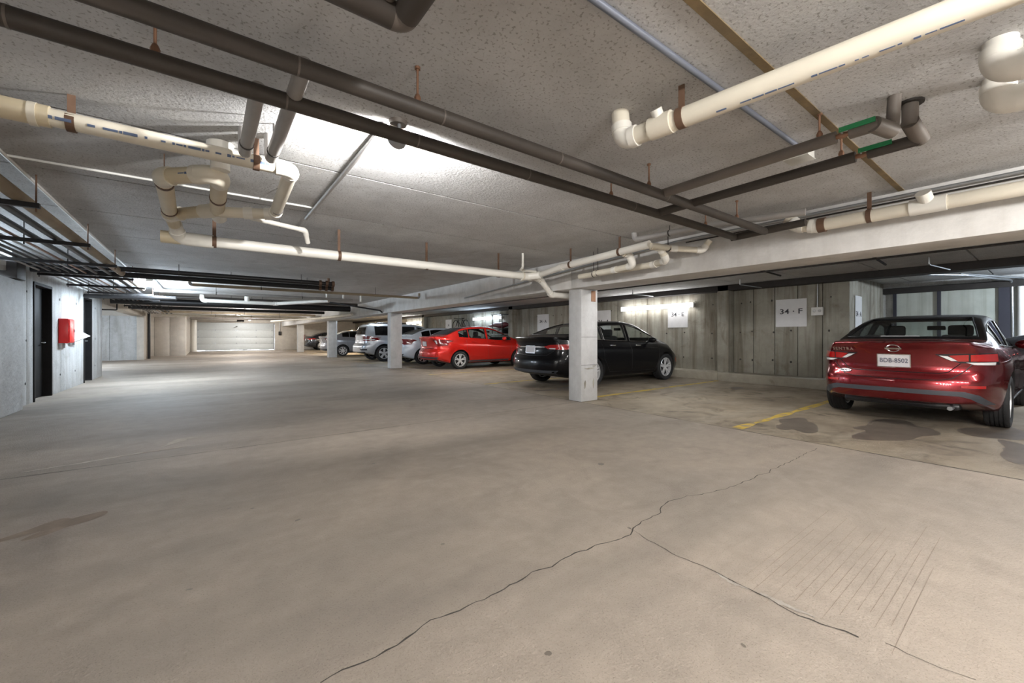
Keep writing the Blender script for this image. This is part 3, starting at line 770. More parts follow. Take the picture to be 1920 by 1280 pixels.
# ceiling conduits
pipe_run('conduit', 'blue grey conduit on the ceiling ending at a junction box', [(-.5, 1.065, ZC - .016), (3.26, 1.065, ZC - .016)], .015, 'conduit_blue', n=10)
jb = thing('junction_box', 'square metal junction box on the ceiling by the valve pipes', 'junction box', (3.2, 1.07, ZC))
box('body', (3.27, 1.03, ZC - .055), (3.41, 1.17, ZC), 'box_metal', jb, bev=.004)
box('cover', (3.265, 1.025, ZC - .064), (3.415, 1.175, ZC - .056), 'box_metal', jb, bev=.002)
pipe_run('conduit', 'flat grey raceway on the ceiling from the bulb to the white trap', [(.87, 2.45, ZC - .018), (.87, 4.93, ZC - .018)], .017, 'insul_grey', n=10)
pipe_run('conduit', 'thin white conduit on the ceiling crossing behind the cream loop', [(-1.15, 4.5, ZC - .009), (.87, 4.5, ZC - .009)], .009, 'white_paint', n=8)
pipe_run('conduit', 'thin white conduit on the ceiling following the pipe bundle', [(-1.12, 2.0, ZC - .012), (-1.15, 4.5, ZC - .012), (-1.22, 13.0, ZC - .012)], .013, 'white_paint', n=8)
# left pipe bundle on trapeze hangers
ZT = 2.17
bundle = [(-1.21, .05, 'tan_insul', 'wide tan insulated pipe, outermost of the hung bundle'), (-1.36, .030, 'black_iron', 'black pipe second from the aisle in the hung bundle'),
          (-1.53, .028, 'black_iron', 'dark pipe in the middle of the hung bundle'), (-1.66, .014, 'copper', 'thin copper pipe in the hung bundle beside the dark pipe'),
          (-1.76, .014, 'steel_galv', 'thin bright pipe in the hung bundle'), (-1.86, .012, 'black_iron', 'thin black pipe in the hung bundle'),
          (-1.96, .016, 'insul_dark', 'thin brown pipe in the hung bundle'), (-2.08, .022, 'black_iron', 'black pipe nearest the left wall in the hung bundle'), (-2.2, .014, 'insul_grey', 'thin grey pipe against the left wall')]
for X, r, mt, lab in bundle:
    pipe_run('service_pipe', lab, [(X, -1.0, ZT + .022 + r), (X, 26.0 if r < .05 else 13.0, ZT + .022 + r)], r, mt, group='pipes hung along the left wall', n=12)
for i, Y in enumerate((3.1, 4.94, 6.74, 8.5, 10.3, 12.1, 13.9, 15.7, 17.5, 19.3, 21.1)):
    h = thing('trapeze_hanger', 'black steel trapeze hanger carrying the pipe bundle', 'hanger', (-1.7, Y, ZT), group='trapeze hangers along the left wall')
    box('channel', (-2.28, Y - .02, ZT - .02), (-1.08, Y + .02, ZT + .02), 'black_iron', h)
    for X in (-1.10, -1.59, -2.26): MB().tube([(X, Y, ZT - .05), (X, Y, ZC)], .006, 6).build('rod', 'strap_rust' if X > -1.2 else 'black_iron', h)
# pipes crossing farther down the aisle
def cross(label, Y, z, x0, x1, r, mat, hx=(), name='service_pipe', tail=None):
    pts = [(x0, Y, z), (x1, Y, z)]
    if tail: pts += tail
    return pipe_run(name, label, pts, r, mat, hang=[((x, Y, z), X_, 'loop') for x in hx], n=12)
d1 = cross('black iron pipe crossing the aisle, nearer of the pair ending in rusty fittings', 9.55, 2.26, -2.3, 2.25, .045, 'black_iron', (-.4, 1.6))
d2 = cross('black iron pipe crossing the aisle, farther of the pair ending in rusty fittings', 10.05, 2.22, -2.3, 2.35, .05, 'black_iron', (.4, 1.8))
for t, Y, z, x1 in ((d1, 9.55, 2.26, 2.25), (d2, 10.05, 2.22, 2.35)):
    for k in range(3): MB().tube([(x1 - .05 - .13*k, Y, z), (x1 - .13*k, Y, z)], .066, 12).build('fitting', 'strap_rust', t)
    MB().tube([(x1 - .12, Y, z), (x1 - .12, Y, z + .12)], .03, 10).build('valve', 'strap_rust', t)
pipe_run('service_pipe', 'pale grey pipe crossing the aisle with an upturned end at the beam', [(-.28, 10.9, ZC), (-.28, 10.9, 2.2), (4.82, 10.85, 2.2), (4.82, 10.85, 2.33)], .032, 'tan_insul', 'insul_grey', hang=[((x, 10.88, 2.2), X_, 'loop') for x in (1.0, 2.4, 3.6)], n=12)
pipe_run('drain_pipe', 'white plastic drain pipe crossing the aisle past the rusty fittings', [(-.1, 15.0, 2.33), (-.1, 15.0, 2.16), (1.75, 14.8, 2.14), (3.0, 13.4, 2.2)], .055, 'pvc_white', efat=1.15, collar=True, hang=[((.6, 14.95, 2.15), X_, 'loop'), ((1.4, 14.85, 2.14), X_, 'loop')], n=12)
pipe_run('drain_pipe', 'white plastic riser fitting above the crossing drain pipe', [(1.0, 14.9, 2.14), (1.0, 14.9, ZC)], .07, 'pvc_white', n=12)
cross('grey insulated pipe crossing the aisle below the strip light', 13.0, 2.22, -1.0, 3.6, .04, 'insul_grey', (.2, 2.2))
cross('wide dark duct pipe crossing the aisle behind the white drain', 17.0, 2.2, -2.3, 4.6, .11, 'black_iron', (0, 3.0))
cross('dark pipe crossing the aisle, nearest before the dim duct', 16.0, 2.3, -1.0, 4.6, .05, 'insul_dark', (1.2,))
cross('dark iron pipe crossing the aisle past the wide duct', 20.5, 2.2, -2.3, 4.4, .06, 'black_iron', (.4, 2.8))
cross('tan insulated pipe crossing the aisle midway to the garage door', 24.0, 2.22, -1.6, 4.7, .055, 'tan_insul', (0.2, 1.5, 3.0))
cross('cream plastic pipe crossing the aisle above the garage door approach', 27.0, 2.2, -1.8, 4.8, .06, 'pvc', (0.4, 2.0, 3.4))
cross('dark pipe crossing the aisle just before the door opener', 31.0, 2.2, -.8, 4.8, .05, 'insul_brown', (0.8, 2.6))
cross('cream plastic pipe crossing beside the door opener motor', 33.0, 2.28, -.8, 4.8, .06, 'pvc', (1.0, 3.0))
pipe_run('drain_pipe', 'cream plastic pipe slanting along the beam near the far columns', [(3.2, 29.0, 2.04), (4.6, 22.0, 2.02), (4.85, 17.6, 2.02)], .055, 'pvc', hang=[((4.6, 22.0, 2.02), Y_, 'loop')], n=12)
pipe_run('service_pipe', 'dark hose pipe draped along the beam near the second column', [(3.4, 15.8, 2.36), (4.2, 15.2, 2.2), (4.88, 14.3, 2.02), (4.93, 14.2, 1.95)], .028, 'black_iron', n=10)
for k, (X, Y) in enumerate(((2.9, 13.2), (3.4, 13.3), (3.9, 13.2))):
    pipe_run('valve_stub', 'small white capped valve stub hanging below the far ceiling', [(X, Y, ZC), (X, Y, 2.2)], .03, 'pvc_white', group='valve stubs beyond the rusty fittings', n=10)
# standpipes by the corner pier, left low lines
pipe_run('standpipe', 'black standpipe beside the beige pier', [(-2.28, 27.0, 0), (-2.28, 27.0, 2.3)], .06, 'black_iron', n=12)
pipe_run('standpipe', 'white standpipe beside the dark standpipe', [(-2.42, 26.75, 0), (-2.42, 26.75, 2.3)], .05, 'pvc_white', n=12)
pipe_run('conduit', 'black conduit bent down over the side recess', [(-1.4, 18.5, 2.2), (-2.35, 18.5, 2.2), (-2.35, 18.5, 1.98), (-2.75, 18.5, 1.98)], .02, 'black_iron', n=8)
pipe_run('conduit', 'black horizontal pipe ending above the narrow door', [(-2.28, 13.6, 2.06), (-1.1, 13.3, 2.06), (-.6, 13.2, 2.06)], .05, 'black_iron', n=12)
pipe_run('downspout', 'fat white pipe standing beside the garage door', [(-.72, 37.6, 0), (-.72, 37.6, 2.3)], .17, 'pvc_white', n=18)
# bay services
pipe_run('conduit', 'thin sprinkler line under the bay ceiling', [(8.6, -3.0, 2.36), (8.6, 38, 2.36)], .016, 'steel_dark', n=8)
pipe_run('conduit', 'pale pipe under the bay ceiling behind the taped column', [(7.0, 5.4, 2.25), (7.0, 10.5, 2.25)], .03, 'pvc_white', n=10, hang=[((7.0, 6.2, 2.25), Y_, 'loop'), ((7.0, 8.0, 2.25), Y_, 'loop')])
for Y in (.2, 1.75, 3.4): pipe_run('sprinkler_branch', 'short dark sprinkler branch across the bay ceiling', [(7.9, Y, 2.38), (9.6, Y + .1, 2.38)], .018, 'dark_timber', n=8, group='sprinkler branches over the stalls')
for X, Y in ((9.55, 1.3), (9.8, 4.4), (9.6, 7.2), (7.7, 7.6)):
    s_ = pipe_run('sprinkler_pipe', 'small pendant sprinkler pipe hanging on a rod over the stalls', [(X, Y, ZC), (X, Y, 2.30), (X + .75, Y - .15, 2.27)], .012, 'steel_galv', n=8, group='sprinkler drops over the stalls')
pipe_run('conduit', 'galvanised conduit bending down the framed panel wall', [(10.9, 1.95, 2.34), (12.0, 1.1, 2.32), (13.6, .62, 2.30), (13.6, .60, .6)], .025, 'steel_galv', bend=4, n=10)
pipe_run('conduit', 'thick white conduit stack on the framed panel wall', [(13.59, .5, .9), (13.59, .5, 2.16)], .05, 'white_paint', n=12)
pipe_run('conduit', 'second galvanised conduit bending down beside the meter board', [(12.0, 1.2, 2.36), (13.6, .42, 2.32), (13.6, .40, .6)], .02, 'steel_galv', bend=4, n=10)
mbd = thing('meter_board', 'pale blue meter board on the panel wall by the dark vehicle', 'electrical board', (13.62, 0, 1.4))
box('board', (13.60, -.6, .9), (13.645, .33, 2.3), 'blue_board', mbd)
box('meter_box', (13.52, .02, 1.85), (13.6, .18, 2.0), 'box_metal', mbd, bev=.005)
box('meter_box', (13.52, -.3, 1.4), (13.6, 0, 1.9), 'box_metal', mbd, bev=.005)

# ------------------------------------------------------------------ lamps
def glow(parent, pts, power, col, size=.05):
    for p in pts:
        l = bpy.data.lights.new('lamp', 'POINT'); l.energy = power / len(pts); l.color = col; l.shadow_soft_size = size
        o = bpy.data.objects.new('lamp', l); COL.objects.link(o); o.location = Vector(p) - parent.location; o.parent = parent
def strip(label, c, L=2.4, power=None, col=COOL, mat='tube_lit', group=None, along='y'):
    """eight-foot ceiling fixture with two tubes"""
    power = P_TUBE if power is None else power
    t = thing('strip_light', label, 'light', c, 0, group)
    x, y, z = c; h = L / 2
    def bx(nm, w0, w1, l0, l1, z0, z1, mt, bev=0):
        if along == 'y': box(nm, (x + w0, y + l0, z0), (x + w1, y + l1, z1), mt, t, bev=bev)
        else: box(nm, (x + l0, y + w0, z0), (x + l1, y + w1, z1), mt, t, bev=bev)
    bx('housing', -.055, .055, -h, h, z - .05, z, 'fixture_white', .005)
    for s in (-1, 1):
        o = .035 * s
        P = [(x + o, y - h + .04, z - .075), (x + o, y + h - .04, z - .075)] if along == 'y' else [(x - h + .04, y + o, z - .075), (x + h - .04, y + o, z - .075)]
        MB().tube(P, .016, 10).build('tube', mat, t)
    for e in (-1, 1): bx('socket', -.06, .06, e*h - .02, e*h + .02, z - .1, z, 'fixture_white')
    glow(t, [(x, y + k*L*.33, z - .16) if along == 'y' else (x + k*L*.33, y, z - .16) for k in (-1, -.5, 0, .5, 1)], power, col)
    return t
def bulb(label, p, power, col=NEUT, mat='bulb_lit', group=None):
    t = thing('ceiling_bulb', label, 'light', p, 0, group)
    x, y, z = p
    MB().lathe([(.001, z), (.06, z), (.055, z - .03), (.03, z - .045), (.001, z - .045)], 16, 'z', (x, y, 0)).build('lampholder', 'white_paint', t)
    MB().lathe([(.001, z - .045), (.014, z - .05), (.02, z - .075), (.031, z - .10), (.026, z - .125), (.001, z - .135)], 16, 'z', (x, y, 0)).build('bulb', mat, t)
    l = bpy.data.lights.new('lamp', 'POINT'); l.energy = power; l.color = col; l.shadow_soft_size = .05
    o = bpy.data.objects.new('lamp', l); COL.objects.link(o); o.location = (0, 0, -.145); o.parent = t
    return t
fl = thing('flood_lamp', 'small shaded flood lamp on the ceiling half hidden by the dark main', 'light', (.93, 2.40, ZC))
MB().lathe([(.001, ZC), (.055, ZC), (.05, ZC - .025), (.001, ZC - .03)], 16, 'z', (.93, 2.40, 0)).build('lampholder', 'insul_brown', fl)
MB().tube([(.93, 2.38, ZC - .02), (.93, 2.38, ZC - .09)], .012, 8).build('stem', 'steel_galv', fl)
sh_ = MB().tube([(.93, 2.36, ZC - .10), (.93, 2.42, ZC - .10)], [.03, .062], 18, False); sh_.tube([(.93, 2.355, ZC - .10), (.93, 2.36, ZC - .10)], .03, 18)
sh_.build('shade', 'steel_galv', fl)
MB().ell((.93, 2.415, ZC - .10), .035, .03, .035).build('bulb', 'bulb_lit', fl)
l_ = bpy.data.lights.new('lamp', 'SPOT'); l_.energy = P_BULB; l_.color = (1, .985, .97); l_.spot_size = R(172); l_.spot_blend = .35; l_.shadow_soft_size = .035
o_ = bpy.data.objects.new('lamp', l_); COL.objects.link(o_); o_.parent = fl; o_.location = (0, .065, -.10); o_.rotation_euler = Vector((.12, 1, .45)).to_track_quat('-Z', 'Y').to_euler()
strip('lit strip light hung beside the long pipe bundle', (-.98, 13.0, 2.40), 2.6, P_TUBE * 1.8, (.74, .87, 1.0), 'tube_cool')
strip('lit strip light above the low rough wall', (-3.1, 7.6, 2.40), 2.4, P_TUBE * 1.2, (.74, .87, 1.0), 'tube_cool')
strip('lit strip light in the side recess', (-3.6, 21.0, 2.40), 2.4, P_TUBE * 1.2, (.74, .87, 1.0), 'tube_cool')
strip('lit strip light over the aisle near the garage door', (1.5, 29.0, 2.40), 2.4, P_TUBE, NEUT)
strip('lit strip light over the aisle right before the garage door', (2.6, 35.8, 2.40), 2.0, P_TUBE * .8, NEUT)  # extra lamp, added to brighten the garage door
strip('lit strip light over the aisle past the wide duct', (1.5, 22.0, 2.40), 2.4, P_TUBE * .7, NEUT)
for x, y in ((1.0, -1.7), (-1.3, -3.0), (3.8, -2.0)):  # unseen fixtures added as fill for the near floor and ceiling
    strip('lit ceiling strip light over the aisle behind the viewpoint', (x, y, 2.40), 2.4, P_TUBE, NEUT, group='strip lights behind the viewpoint')
for k, y in enumerate((-1.6, 3.6, 10.5, 19.0, 28.0)):  # lamps added out of sight behind the beam to brighten the bay
    strip(('lit strip light on the bay ceiling behind the beam above the maroon sedan stall', 'lit strip light on the bay ceiling behind the beam by the empty stall', 'lit strip light on the bay ceiling behind the beam above the vacant middle stall', 'lit strip light on the bay ceiling behind the beam over the silver wagon', 'lit strip light on the bay ceiling behind the beam near the white sedan')[k], (6.35, y, 2.41), 2.4, P_TUBE * (.15 if k < 2 else .35), NEUT if k != 3 else COOL)
def wall_tube(label, y0, y1, z, power, col, mat):
    t = thing('wall_light', label, 'light', (XW, (y0+y1)/2, z))
    box('housing', (XW - .06, y0, z - .045), (XW, y1, z + .045), 'fixture_white', t, bev=.004)
    for dz in (-.045, .045): MB().tube([(XW - .08, y0 + .04, z + dz), (XW - .08, y1 - .04, z + dz)], .016, 10).build('tube', mat, t)
    for y in (y0, y1): box('socket', (XW - .1, y - .015, z - .07), (XW - .05, y + .015, z + .07), 'fixture_white', t)
    glow(t, [(XW - .19, y0 + (y1-y0)*(k + .5)/9, z) for k in range(9)], power, col)
    return t
wall_tube('bright double tube light on the wall above the 34 E sign', 6.1, 8.55, 1.99, P_WALL, NEUT, 'tube_lit')
wall_tube('cool double tube light on the wall behind the bright red sedan', 15.3, 17.8, 1.98, P_WALL, (.68,.84,1), 'tube_cool')
wall_tube('bright tube light on the wall behind the silver wagon', 24.0, 26.4, 1.98, P_WALL, NEUT, 'tube_lit')
bulb('warm bulb on the bay ceiling behind the grey sedan', (7.5, 27.5, ZC), 60, WARM, 'bulb_warm')
bulb('warm bulb on the bay ceiling near the farthest dark car', (7.5, 33.0, ZC), 40, (1, .85, .65), 'bulb_warm')
bulb('bare bulb on the ceiling of the recess before the maroon sedan', (12.2, -1.0, ZC), 120, (.8, .9, 1))  # out-of-view lamp added to light up the recess
# ------------------------------------------------------------------ signs and wall things
def wall_sign(text, label, y0, y1, z0, z1, size, X=XW, dz=.0, dy=0.0, **kw):
    t = thing('stall_sign', label, 'sign', (X, (y0+y1)/2, z0), 0, None)
    box('board', (X - .012, y0, z0), (X - .004, y1, z1), 'sign_white', t)
    lettering(text, size, 'ink', t, (X - .0135, (y0+y1)/2 + dy, (z0+z1)/2 + dz), (0, -1, 0), (0, 0, 1), **kw)
    return t
wall_sign('34 · F', 'white stall sign reading 34 F on the wall beside the maroon sedan', 3.44, 4.07, 1.34, 1.98, .165, dz=.03, sx=1.25)
wall_sign('34 · E', 'white stall sign reading 34 E under the bright wall light', 6.30, 6.92, 1.37, 1.91, .16, dz=.10, sx=1.1)
wall_sign('34 · A', 'white stall sign reading 34 A on the wall past the red sedan', 12.15, 12.85, 1.32, 2.0, .17, dz=.05)
wall_sign('34 · A', 'white stall sign with slanted lettering half hidden behind the taped column', 9.05, 9.75, 1.3, 2.0, .2, dz=-.05, shear=.35)
wall_sign('34', 'plain white stall sign beside the hung bicycle', 20.2, 20.9, 1.4, 2.05, .17)
sg = thing('stall_sign', 'narrow white stall sign on the return wall beside the maroon sedan', 'sign', (11.5, 2.67, 1.3))
box('board', (11.24, 2.656, 1.25), (11.72, 2.664, 2.0), 'sign_white', sg)
lettering('34 · A', .16, 'ink', sg, (11.48, 2.654, 1.6), (1, 0, 0), (0, 0, 1))
em = thing('wall_box', 'small white wall box with conduit beside the 34 F sign', 'junction box', (XW, 3.23, 1.6))
box('body', (XW - .07, 3.12, 1.58), (XW, 3.34, 1.76), 'white_paint', em, bev=.008)
for y in (3.18, 3.28): MB().ell((XW - .075, y, 1.68), .012, .028, .03).build('lens', 'lamp_clear', em)
MB().tube([(XW - .03, 3.23, 1.76), (XW - .03, 3.23, 2.36), (XW - .1, 3.2, 2.38)], .012, 8).build('conduit', 'steel_galv', em)
# red cabinet and folded white sign on the left wall
fc = thing('fire_cabinet', 'bright red fire cabinet fixed on the left wall between black doors', 'cabinet', (XL, 12.1, .98))
box('body', (XL + .002, 11.86, .98), (XL + .14, 12.28, 1.47), 'red_box', fc, bev=.008)
box('cabinet_door', (XL + .142, 11.88, 1.0), (XL + .155, 12.26, 1.45), 'red_box', fc, bev=.004)
box('latch', (XL + .155, 12.2, 1.2), (XL + .17, 12.23, 1.26), 'steel_galv', fc)
for y in (11.92, 12.2): box('bracket', (XL + .002, y, .88), (XL + .03, y + .03, .98), 'steel_galv', fc)
vs = thing('folded_sign', 'white folded V-shaped sign beside the red fire cabinet', 'sign', (XL, 13.0, 1.0))
for k, (y0, y1, s) in enumerate(((12.36, 12.86, 0), (12.55, 13.05, .05))):
    m = MB()
    ym = (y0 + y1) / 2
    P = [(XL + .02 + s, y0, 1.0), (XL + .02 + s, ym, 1.0), (XL + .20 + s, y1, 1.12), (XL + .02 + s, ym, 1.28), (XL + .02 + s, y0, 1.28)]
    V = P + [(p[0] + .012, p[1] + .004, p[2]) for p in P]
    m.add(V, [(0,1,2,3,4), (9,8,7,6,5)] + [(i, (i+1) % 5, 5 + (i+1) % 5, 5 + i) for i in range(5)])
    m.build('leaflet', 'white_paint', vs, smooth=False)
box('bracket', (XL + .002, 12.6, .93), (XL + .03, 12.64, 1.0), 'steel_galv', vs)
box('bracket', (XL + .002, 12.95, .93), (XL + .03, 12.99, 1.0), 'steel_galv', vs)
# storage rack on the wall behind the bright red sedan
rk = thing('storage_rack', 'dark metal storage rack on the wall behind the bright red sedan', 'rack', (10.4, 15.4, 0))
for y in (14.75, 15.5):
    for x in (10.45, 10.85): box('post', (x, y, 1.2), (x + .03, y + .03, 2.1), 'steel_dark', rk)
for z in (1.2, 1.45, 2.08): box('shelf', (10.43, 14.7, z), (10.89, 15.6, z + .025), 'fixture_white' if z < 1.3 else 'steel_dark', rk)
ky = MB(); P = [(10.66, 14.5 + 1.6*k/12, 1.62 + .02*math.sin(k)) for k in range(13)]
ky.tube(P, [.02, .07, .11, .13, .14, .14, .13, .12, .10, .08, .06, .05, .03], 14)
tag(ky.build('storage_bag', 'maroon'), 'long maroon bag lying on the storage rack', 'bag')
bd = thing('bin', 'dark storage bin below the maroon bag on the rack', 'bin', (10.66, 14.95, 1.23))
bx_ = MB().box((10.5, 14.82, 1.227), (10.84, 15.2, 1.40), .02).build('body', 'trim_black', bd); MB().box((10.49, 14.80, 1.401), (10.85, 15.22, 1.42), .008).build('lid', 'trim_grey', bd)
# dark frame hung on the wall: tangled bicycle tubes
bk = thing('bicycle', 'dark bicycle hung on the wall behind the bright red sedan', 'bicycle', (10.6, 18.6, 1.6))
for y in (18.15, 19.2):
    m = MB(); m.tube([(10.6, y + .33*math.cos(a*math.pi/14), 1.62 + .33*math.sin(a*math.pi/14)) for a in range(29)], .02, 8, False); m.build('wheel_rim', 'tyre', bk)
    m = MB()
    for a in range(6):
        t_ = a*math.pi/6; m.tube([(10.6, y - .32*math.cos(t_), 1.62 - .32*math.sin(t_)), (10.6, y + .32*math.cos(t_), 1.62 + .32*math.sin(t_))], .004, 5)
    m.build('spoke', 'steel_galv', bk)
for a, b in (((18.15,1.62),(18.5,1.98)),((18.5,1.98),(18.95,1.95)),((18.15,1.62),(18.65,1.62)),((18.65,1.62),(18.5,1.98)),((18.65,1.62),(18.95,1.95)),((18.95,1.98),(19.2,1.62))):
    MB().tube([(10.6, a[0], a[1]), (10.6, b[0], b[1])], .018, 8).build('frame_tube', 'trim_black', bk)
MB().tube([(10.35, 18.95, 2.05), (10.6, 18.93, 2.02), (10.8, 18.95, 2.05)], .013, 8).build('handlebar', 'trim_black', bk)
MB().ell((10.6, 18.47, 2.03), .07, .13, .03).build('saddle', 'trim_black', bk)
ex = thing('fire_extinguisher', 'red fire extinguisher on the far wall beside the garage door', 'extinguisher', (6.6, YDOOR - .1, .9))
MB().lathe([(.001,.75),(.08,.75),(.085,.8),(.085,1.15),(.05,1.24),(.02,1.26),(.02,1.3),(.001,1.3)], 16, 'z', (6.6, YDOOR - .1, 0)).build('cylinder', 'red_box', ex)
MB().tube([(6.6, YDOOR - .1, 1.3), (6.52, YDOOR - .14, 1.32), (6.48, YDOOR - .14, 1.0)], .012, 8).build('hose', 'trim_black', ex)
cb = thing('control_box', 'small dark control box on the wall beside the garage door', 'control box', (4.85, YDOOR, 1.3))
box('body', (4.75, YDOOR - .1, 1.2), (4.95, YDOOR, 1.5), 'trim_black', cb, bev=.01)
MB().tube([(4.85, YDOOR - .04, 1.5), (4.85, YDOOR - .04, 2.3)], .015, 8).build('conduit', 'steel_galv', cb)
# ------------------------------------------------------------------ cars
def pchip(keys):
    xs = [k[0] for k in keys]; ys = [k[1] for k in keys]; n = len(xs)
    h = [xs[i+1]-xs[i] for i in range(n-1)]; d = [(ys[i+1]-ys[i])/h[i] for i in range(n-1)]
    m = [0.0]*n
    m[0], m[-1] = d[0], d[-1]
    for i in range(1, n-1):
        if d[i-1]*d[i] <= 0: m[i] = 0
        else:
            w1 = 2*h[i]+h[i-1]; w2 = h[i]+2*h[i-1]; m[i] = (w1+w2)/(w1/d[i-1]+w2/d[i])
    def f(x):
        if x <= xs[0]: return ys[0]
        if x >= xs[-1]: return ys[-1]
        i = 0
        while x > xs[i+1]: i += 1
        t = (x-xs[i])/h[i]
        return (ys[i]*(1+2*t)*(1-t)**2 + h[i]*m[i]*t*(1-t)**2 + ys[i+1]*t*t*(3-2*t) + h[i]*m[i+1]*t*t*(t-1))
    return f
def catmull(P, sub):
    out = []
    n = len(P)
    for i in range(n-1):
        p0 = P[max(i-1,0)]; p1 = P[i]; p2 = P[i+1]; p3 = P[min(i+2,n-1)]
        for k in range(sub):
            t = k/sub
            out.append(tuple(.5*((2*p1[j]) + (-p0[j]+p2[j])*t + (2*p0[j]-5*p1[j]+4*p2[j]-p3[j])*t*t + (-p0[j]+3*p1[j]-3*p2[j]+p3[j])*t**3) for j in range(2)))
    out.append(P[-1])
    return out
def sstep(a, b, x):
    t = max(0, min(1, (x-a)/(b-a))); return t*t*(3-2*t)
class Body:
    def __init__(s, sp):
        s.sp = sp; s.L = sp['L']
        s.fn = {k: pchip(sp[k]) for k in ('zb','W','zs','ws','zt','wt')}
        s.rear = pchip(sp['rear']); s.front = pchip(sp['front'])
    def g(s, k, x): return s.fn[k](x)
    def half(s, x, inset=0.0, floor=None, sub=4):
        zb, W, zs, ws, zt, wt = (s.fn[k](x) for k in ('zb','W','zs','ws','zt','wt'))
        W -= inset; ws = min(ws - inset, W*.99); wt -= inset; zt -= inset*.8
        if floor is not None: zb = floor
        h = max(zt - zs, .015); b = zs - zb
        low = [(0, zb), (W*.55, zb), (W*.86, zb+.01), (W*.955, zb+.09*b), (W*.99, zb+.32*b), (W, zb+.56*b), (W*.992, zb+.78*b), (ws + .35*(W*.99-ws), zb+.94*b), (ws, zs)]
        up = [(ws, zs), (ws + (wt-ws)*.30, zs+.32*h), (ws + (wt-ws)*.68, zs+.66*h), (wt, zs+.88*h), (wt*.84, zs+.965*h), (wt*.5, zs+.992*h), (0, zt)]
        a = catmull(low, sub); c = catmull(up, sub)
        return a + c[1:]
    def warp(s, p, W=None):
        x, y, z = p; wy = s.sp['Wmax']
        kr = 1 - sstep(0, .75, x); kf = 1 - sstep(0, .95, s.L - x)
        cy = min(1.2, abs(y)/wy)
        dx = kr*(s.rear(z) + s.sp.get('rcurve', .20)*cy**2.6) - kf*(s.front(z) + s.sp.get('fcurve', .34)*cy**2.3)
        return Vector((x+dx, y, z))
    def loft(s, xs, inset=0.0, floor=None, capn=10, sub=4):
        rings = [s.half(x, inset, floor, sub) for x in xs]; n = len(rings[0])
        V = []; F = []; idx = {}
        def vid(i, j, side):
            y, z = rings[i][j]
            if abs(y) < 1e-6: side = 0
            key = (i, j, side)
            if key not in idx:
                idx[key] = len(V); V.append(s.warp((xs[i], y*(side if side else 0), z)))
            return idx[key]
        for i in range(len(xs)-1):
            for j in range(n-1):
                for sd in (1, -1):
                    q = [vid(i,j,sd), vid(i+1,j,sd), vid(i+1,j+1,sd), vid(i,j+1,sd)]
                    q2 = []
                    for k in q:
                        if k not in q2: q2.append(k)
                    if len(q2) > 2: F.append(tuple(q2))
        for i in (0, len(xs)-1):
            grid = []
            for j in range(n):
                y, z = rings[i][j]
                row = []
                for k in range(capn+1):
                    t = -1 + 2*k/capn
                    if abs(y) < 1e-6: row.append(vid(i, j, 0))
                    elif k == 0: row.append(vid(i, j, -1))
                    elif k == capn: row.append(vid(i, j, 1))
                    else:
                        V.append(s.warp((xs[i], y*t, z))); row.append(len(V)-1)
                grid.append(row)
            for j in range(n-1):
                for k in range(capn):
                    q = [grid[j][k], grid[j][k+1], grid[j+1][k+1], grid[j+1][k]]; q2 = []
                    for w in q:
                        if w not in q2: q2.append(w)
                    if len(q2) > 2: F.append(tuple(q2))
        m = MB(); m.v = V; m.f = F
        return m
def cast_fn(bvh, L, axis):
    o = {'r': (lambda a,b: ((-2, a, b), (1,0,0))), 'f': (lambda a,b: ((L+2, a, b), (-1,0,0))), 'l': (lambda a,b: ((a, 3, b), (0,-1,0))), 's': (lambda a,b: ((a, -3, b), (0,1,0))), 't': (lambda a,b: ((a, b, 4), (0,0,-1)))}[axis]
    def f(a, b, off):
        p, d = o(a, b)
        loc, nor, i, _ = bvh.ray_cast(Vector(p), Vector(d))
        if loc is None:
            loc, nor, i, _ = bvh.find_nearest(Vector(p) + Vector(d) * 2.2)
        if nor.dot(Vector(d)) > 0: nor = -nor
        return loc + nor * off, nor
    return f
def inside(p, poly):
    x, y = p; c = False; n = len(poly)
    for i in range(n):
        x1, y1 = poly[i]; x2, y2 = poly[(i+1) % n]
        if (y1 > y) != (y2 > y) and x < (x2-x1)*(y-y1)/(y2-y1)+x1: c = not c
    return c
def dens(poly, s, closed=True):
    out = []
    n = len(poly)
    for i in range(n if closed else n-1):
        a, b = Vector(poly[i]), Vector(poly[(i+1) % n]); k = max(1, int((b-a).length/s))
        for j in range(k): out.append(a.lerp(b, j/k))
    if not closed: out.append(Vector(poly[-1]))
    return out
def patch(cast, poly, off, step=.05, thick=.012):
    B = dens(poly, step)
    xs = [p.x for p in B]; ys = [p.y for p in B]
    pts = list(B); nb = len(B)
    x = min(xs) + step/2
    while x < max(xs):
        y = min(ys) + step/2
        while y < max(ys):
            if inside((x, y), [(p.x, p.y) for p in B]) and min((Vector((x,y))-p).length for p in B) > step*.45: pts.append(Vector((x, y)))
            y += step
        x += step
    vo, eo, fo, *_ = geometry.delaunay_2d_cdt(pts, [(i, (i+1) % nb) for i in range(nb)], [list(range(nb))], 1, 1e-6)
    V = []; N = []
    for p in vo:
        q, nn = cast(p.x, p.y, off); V.append(q); N.append(nn)
    F = [tuple(f) for f in fo]
    # skirt
    cnt = {}
    for f in F:
        for i in range(len(f)):
            e = (f[i], f[(i+1) % len(f)]); k = tuple(sorted(e)); cnt.setdefault(k, []).append(e)
    bd = [v[0] for v in cnt.values() if len(v) == 1]
    low = {}
    for a, b in bd:
        for k in (a, b):
            if k not in low: low[k] = len(V); V.append(V[k] - N[k]*thick)
    for a, b in bd: F.append((b, a, low[a], low[b]))
    m = MB(); m.v = V; m.f = F
    return m
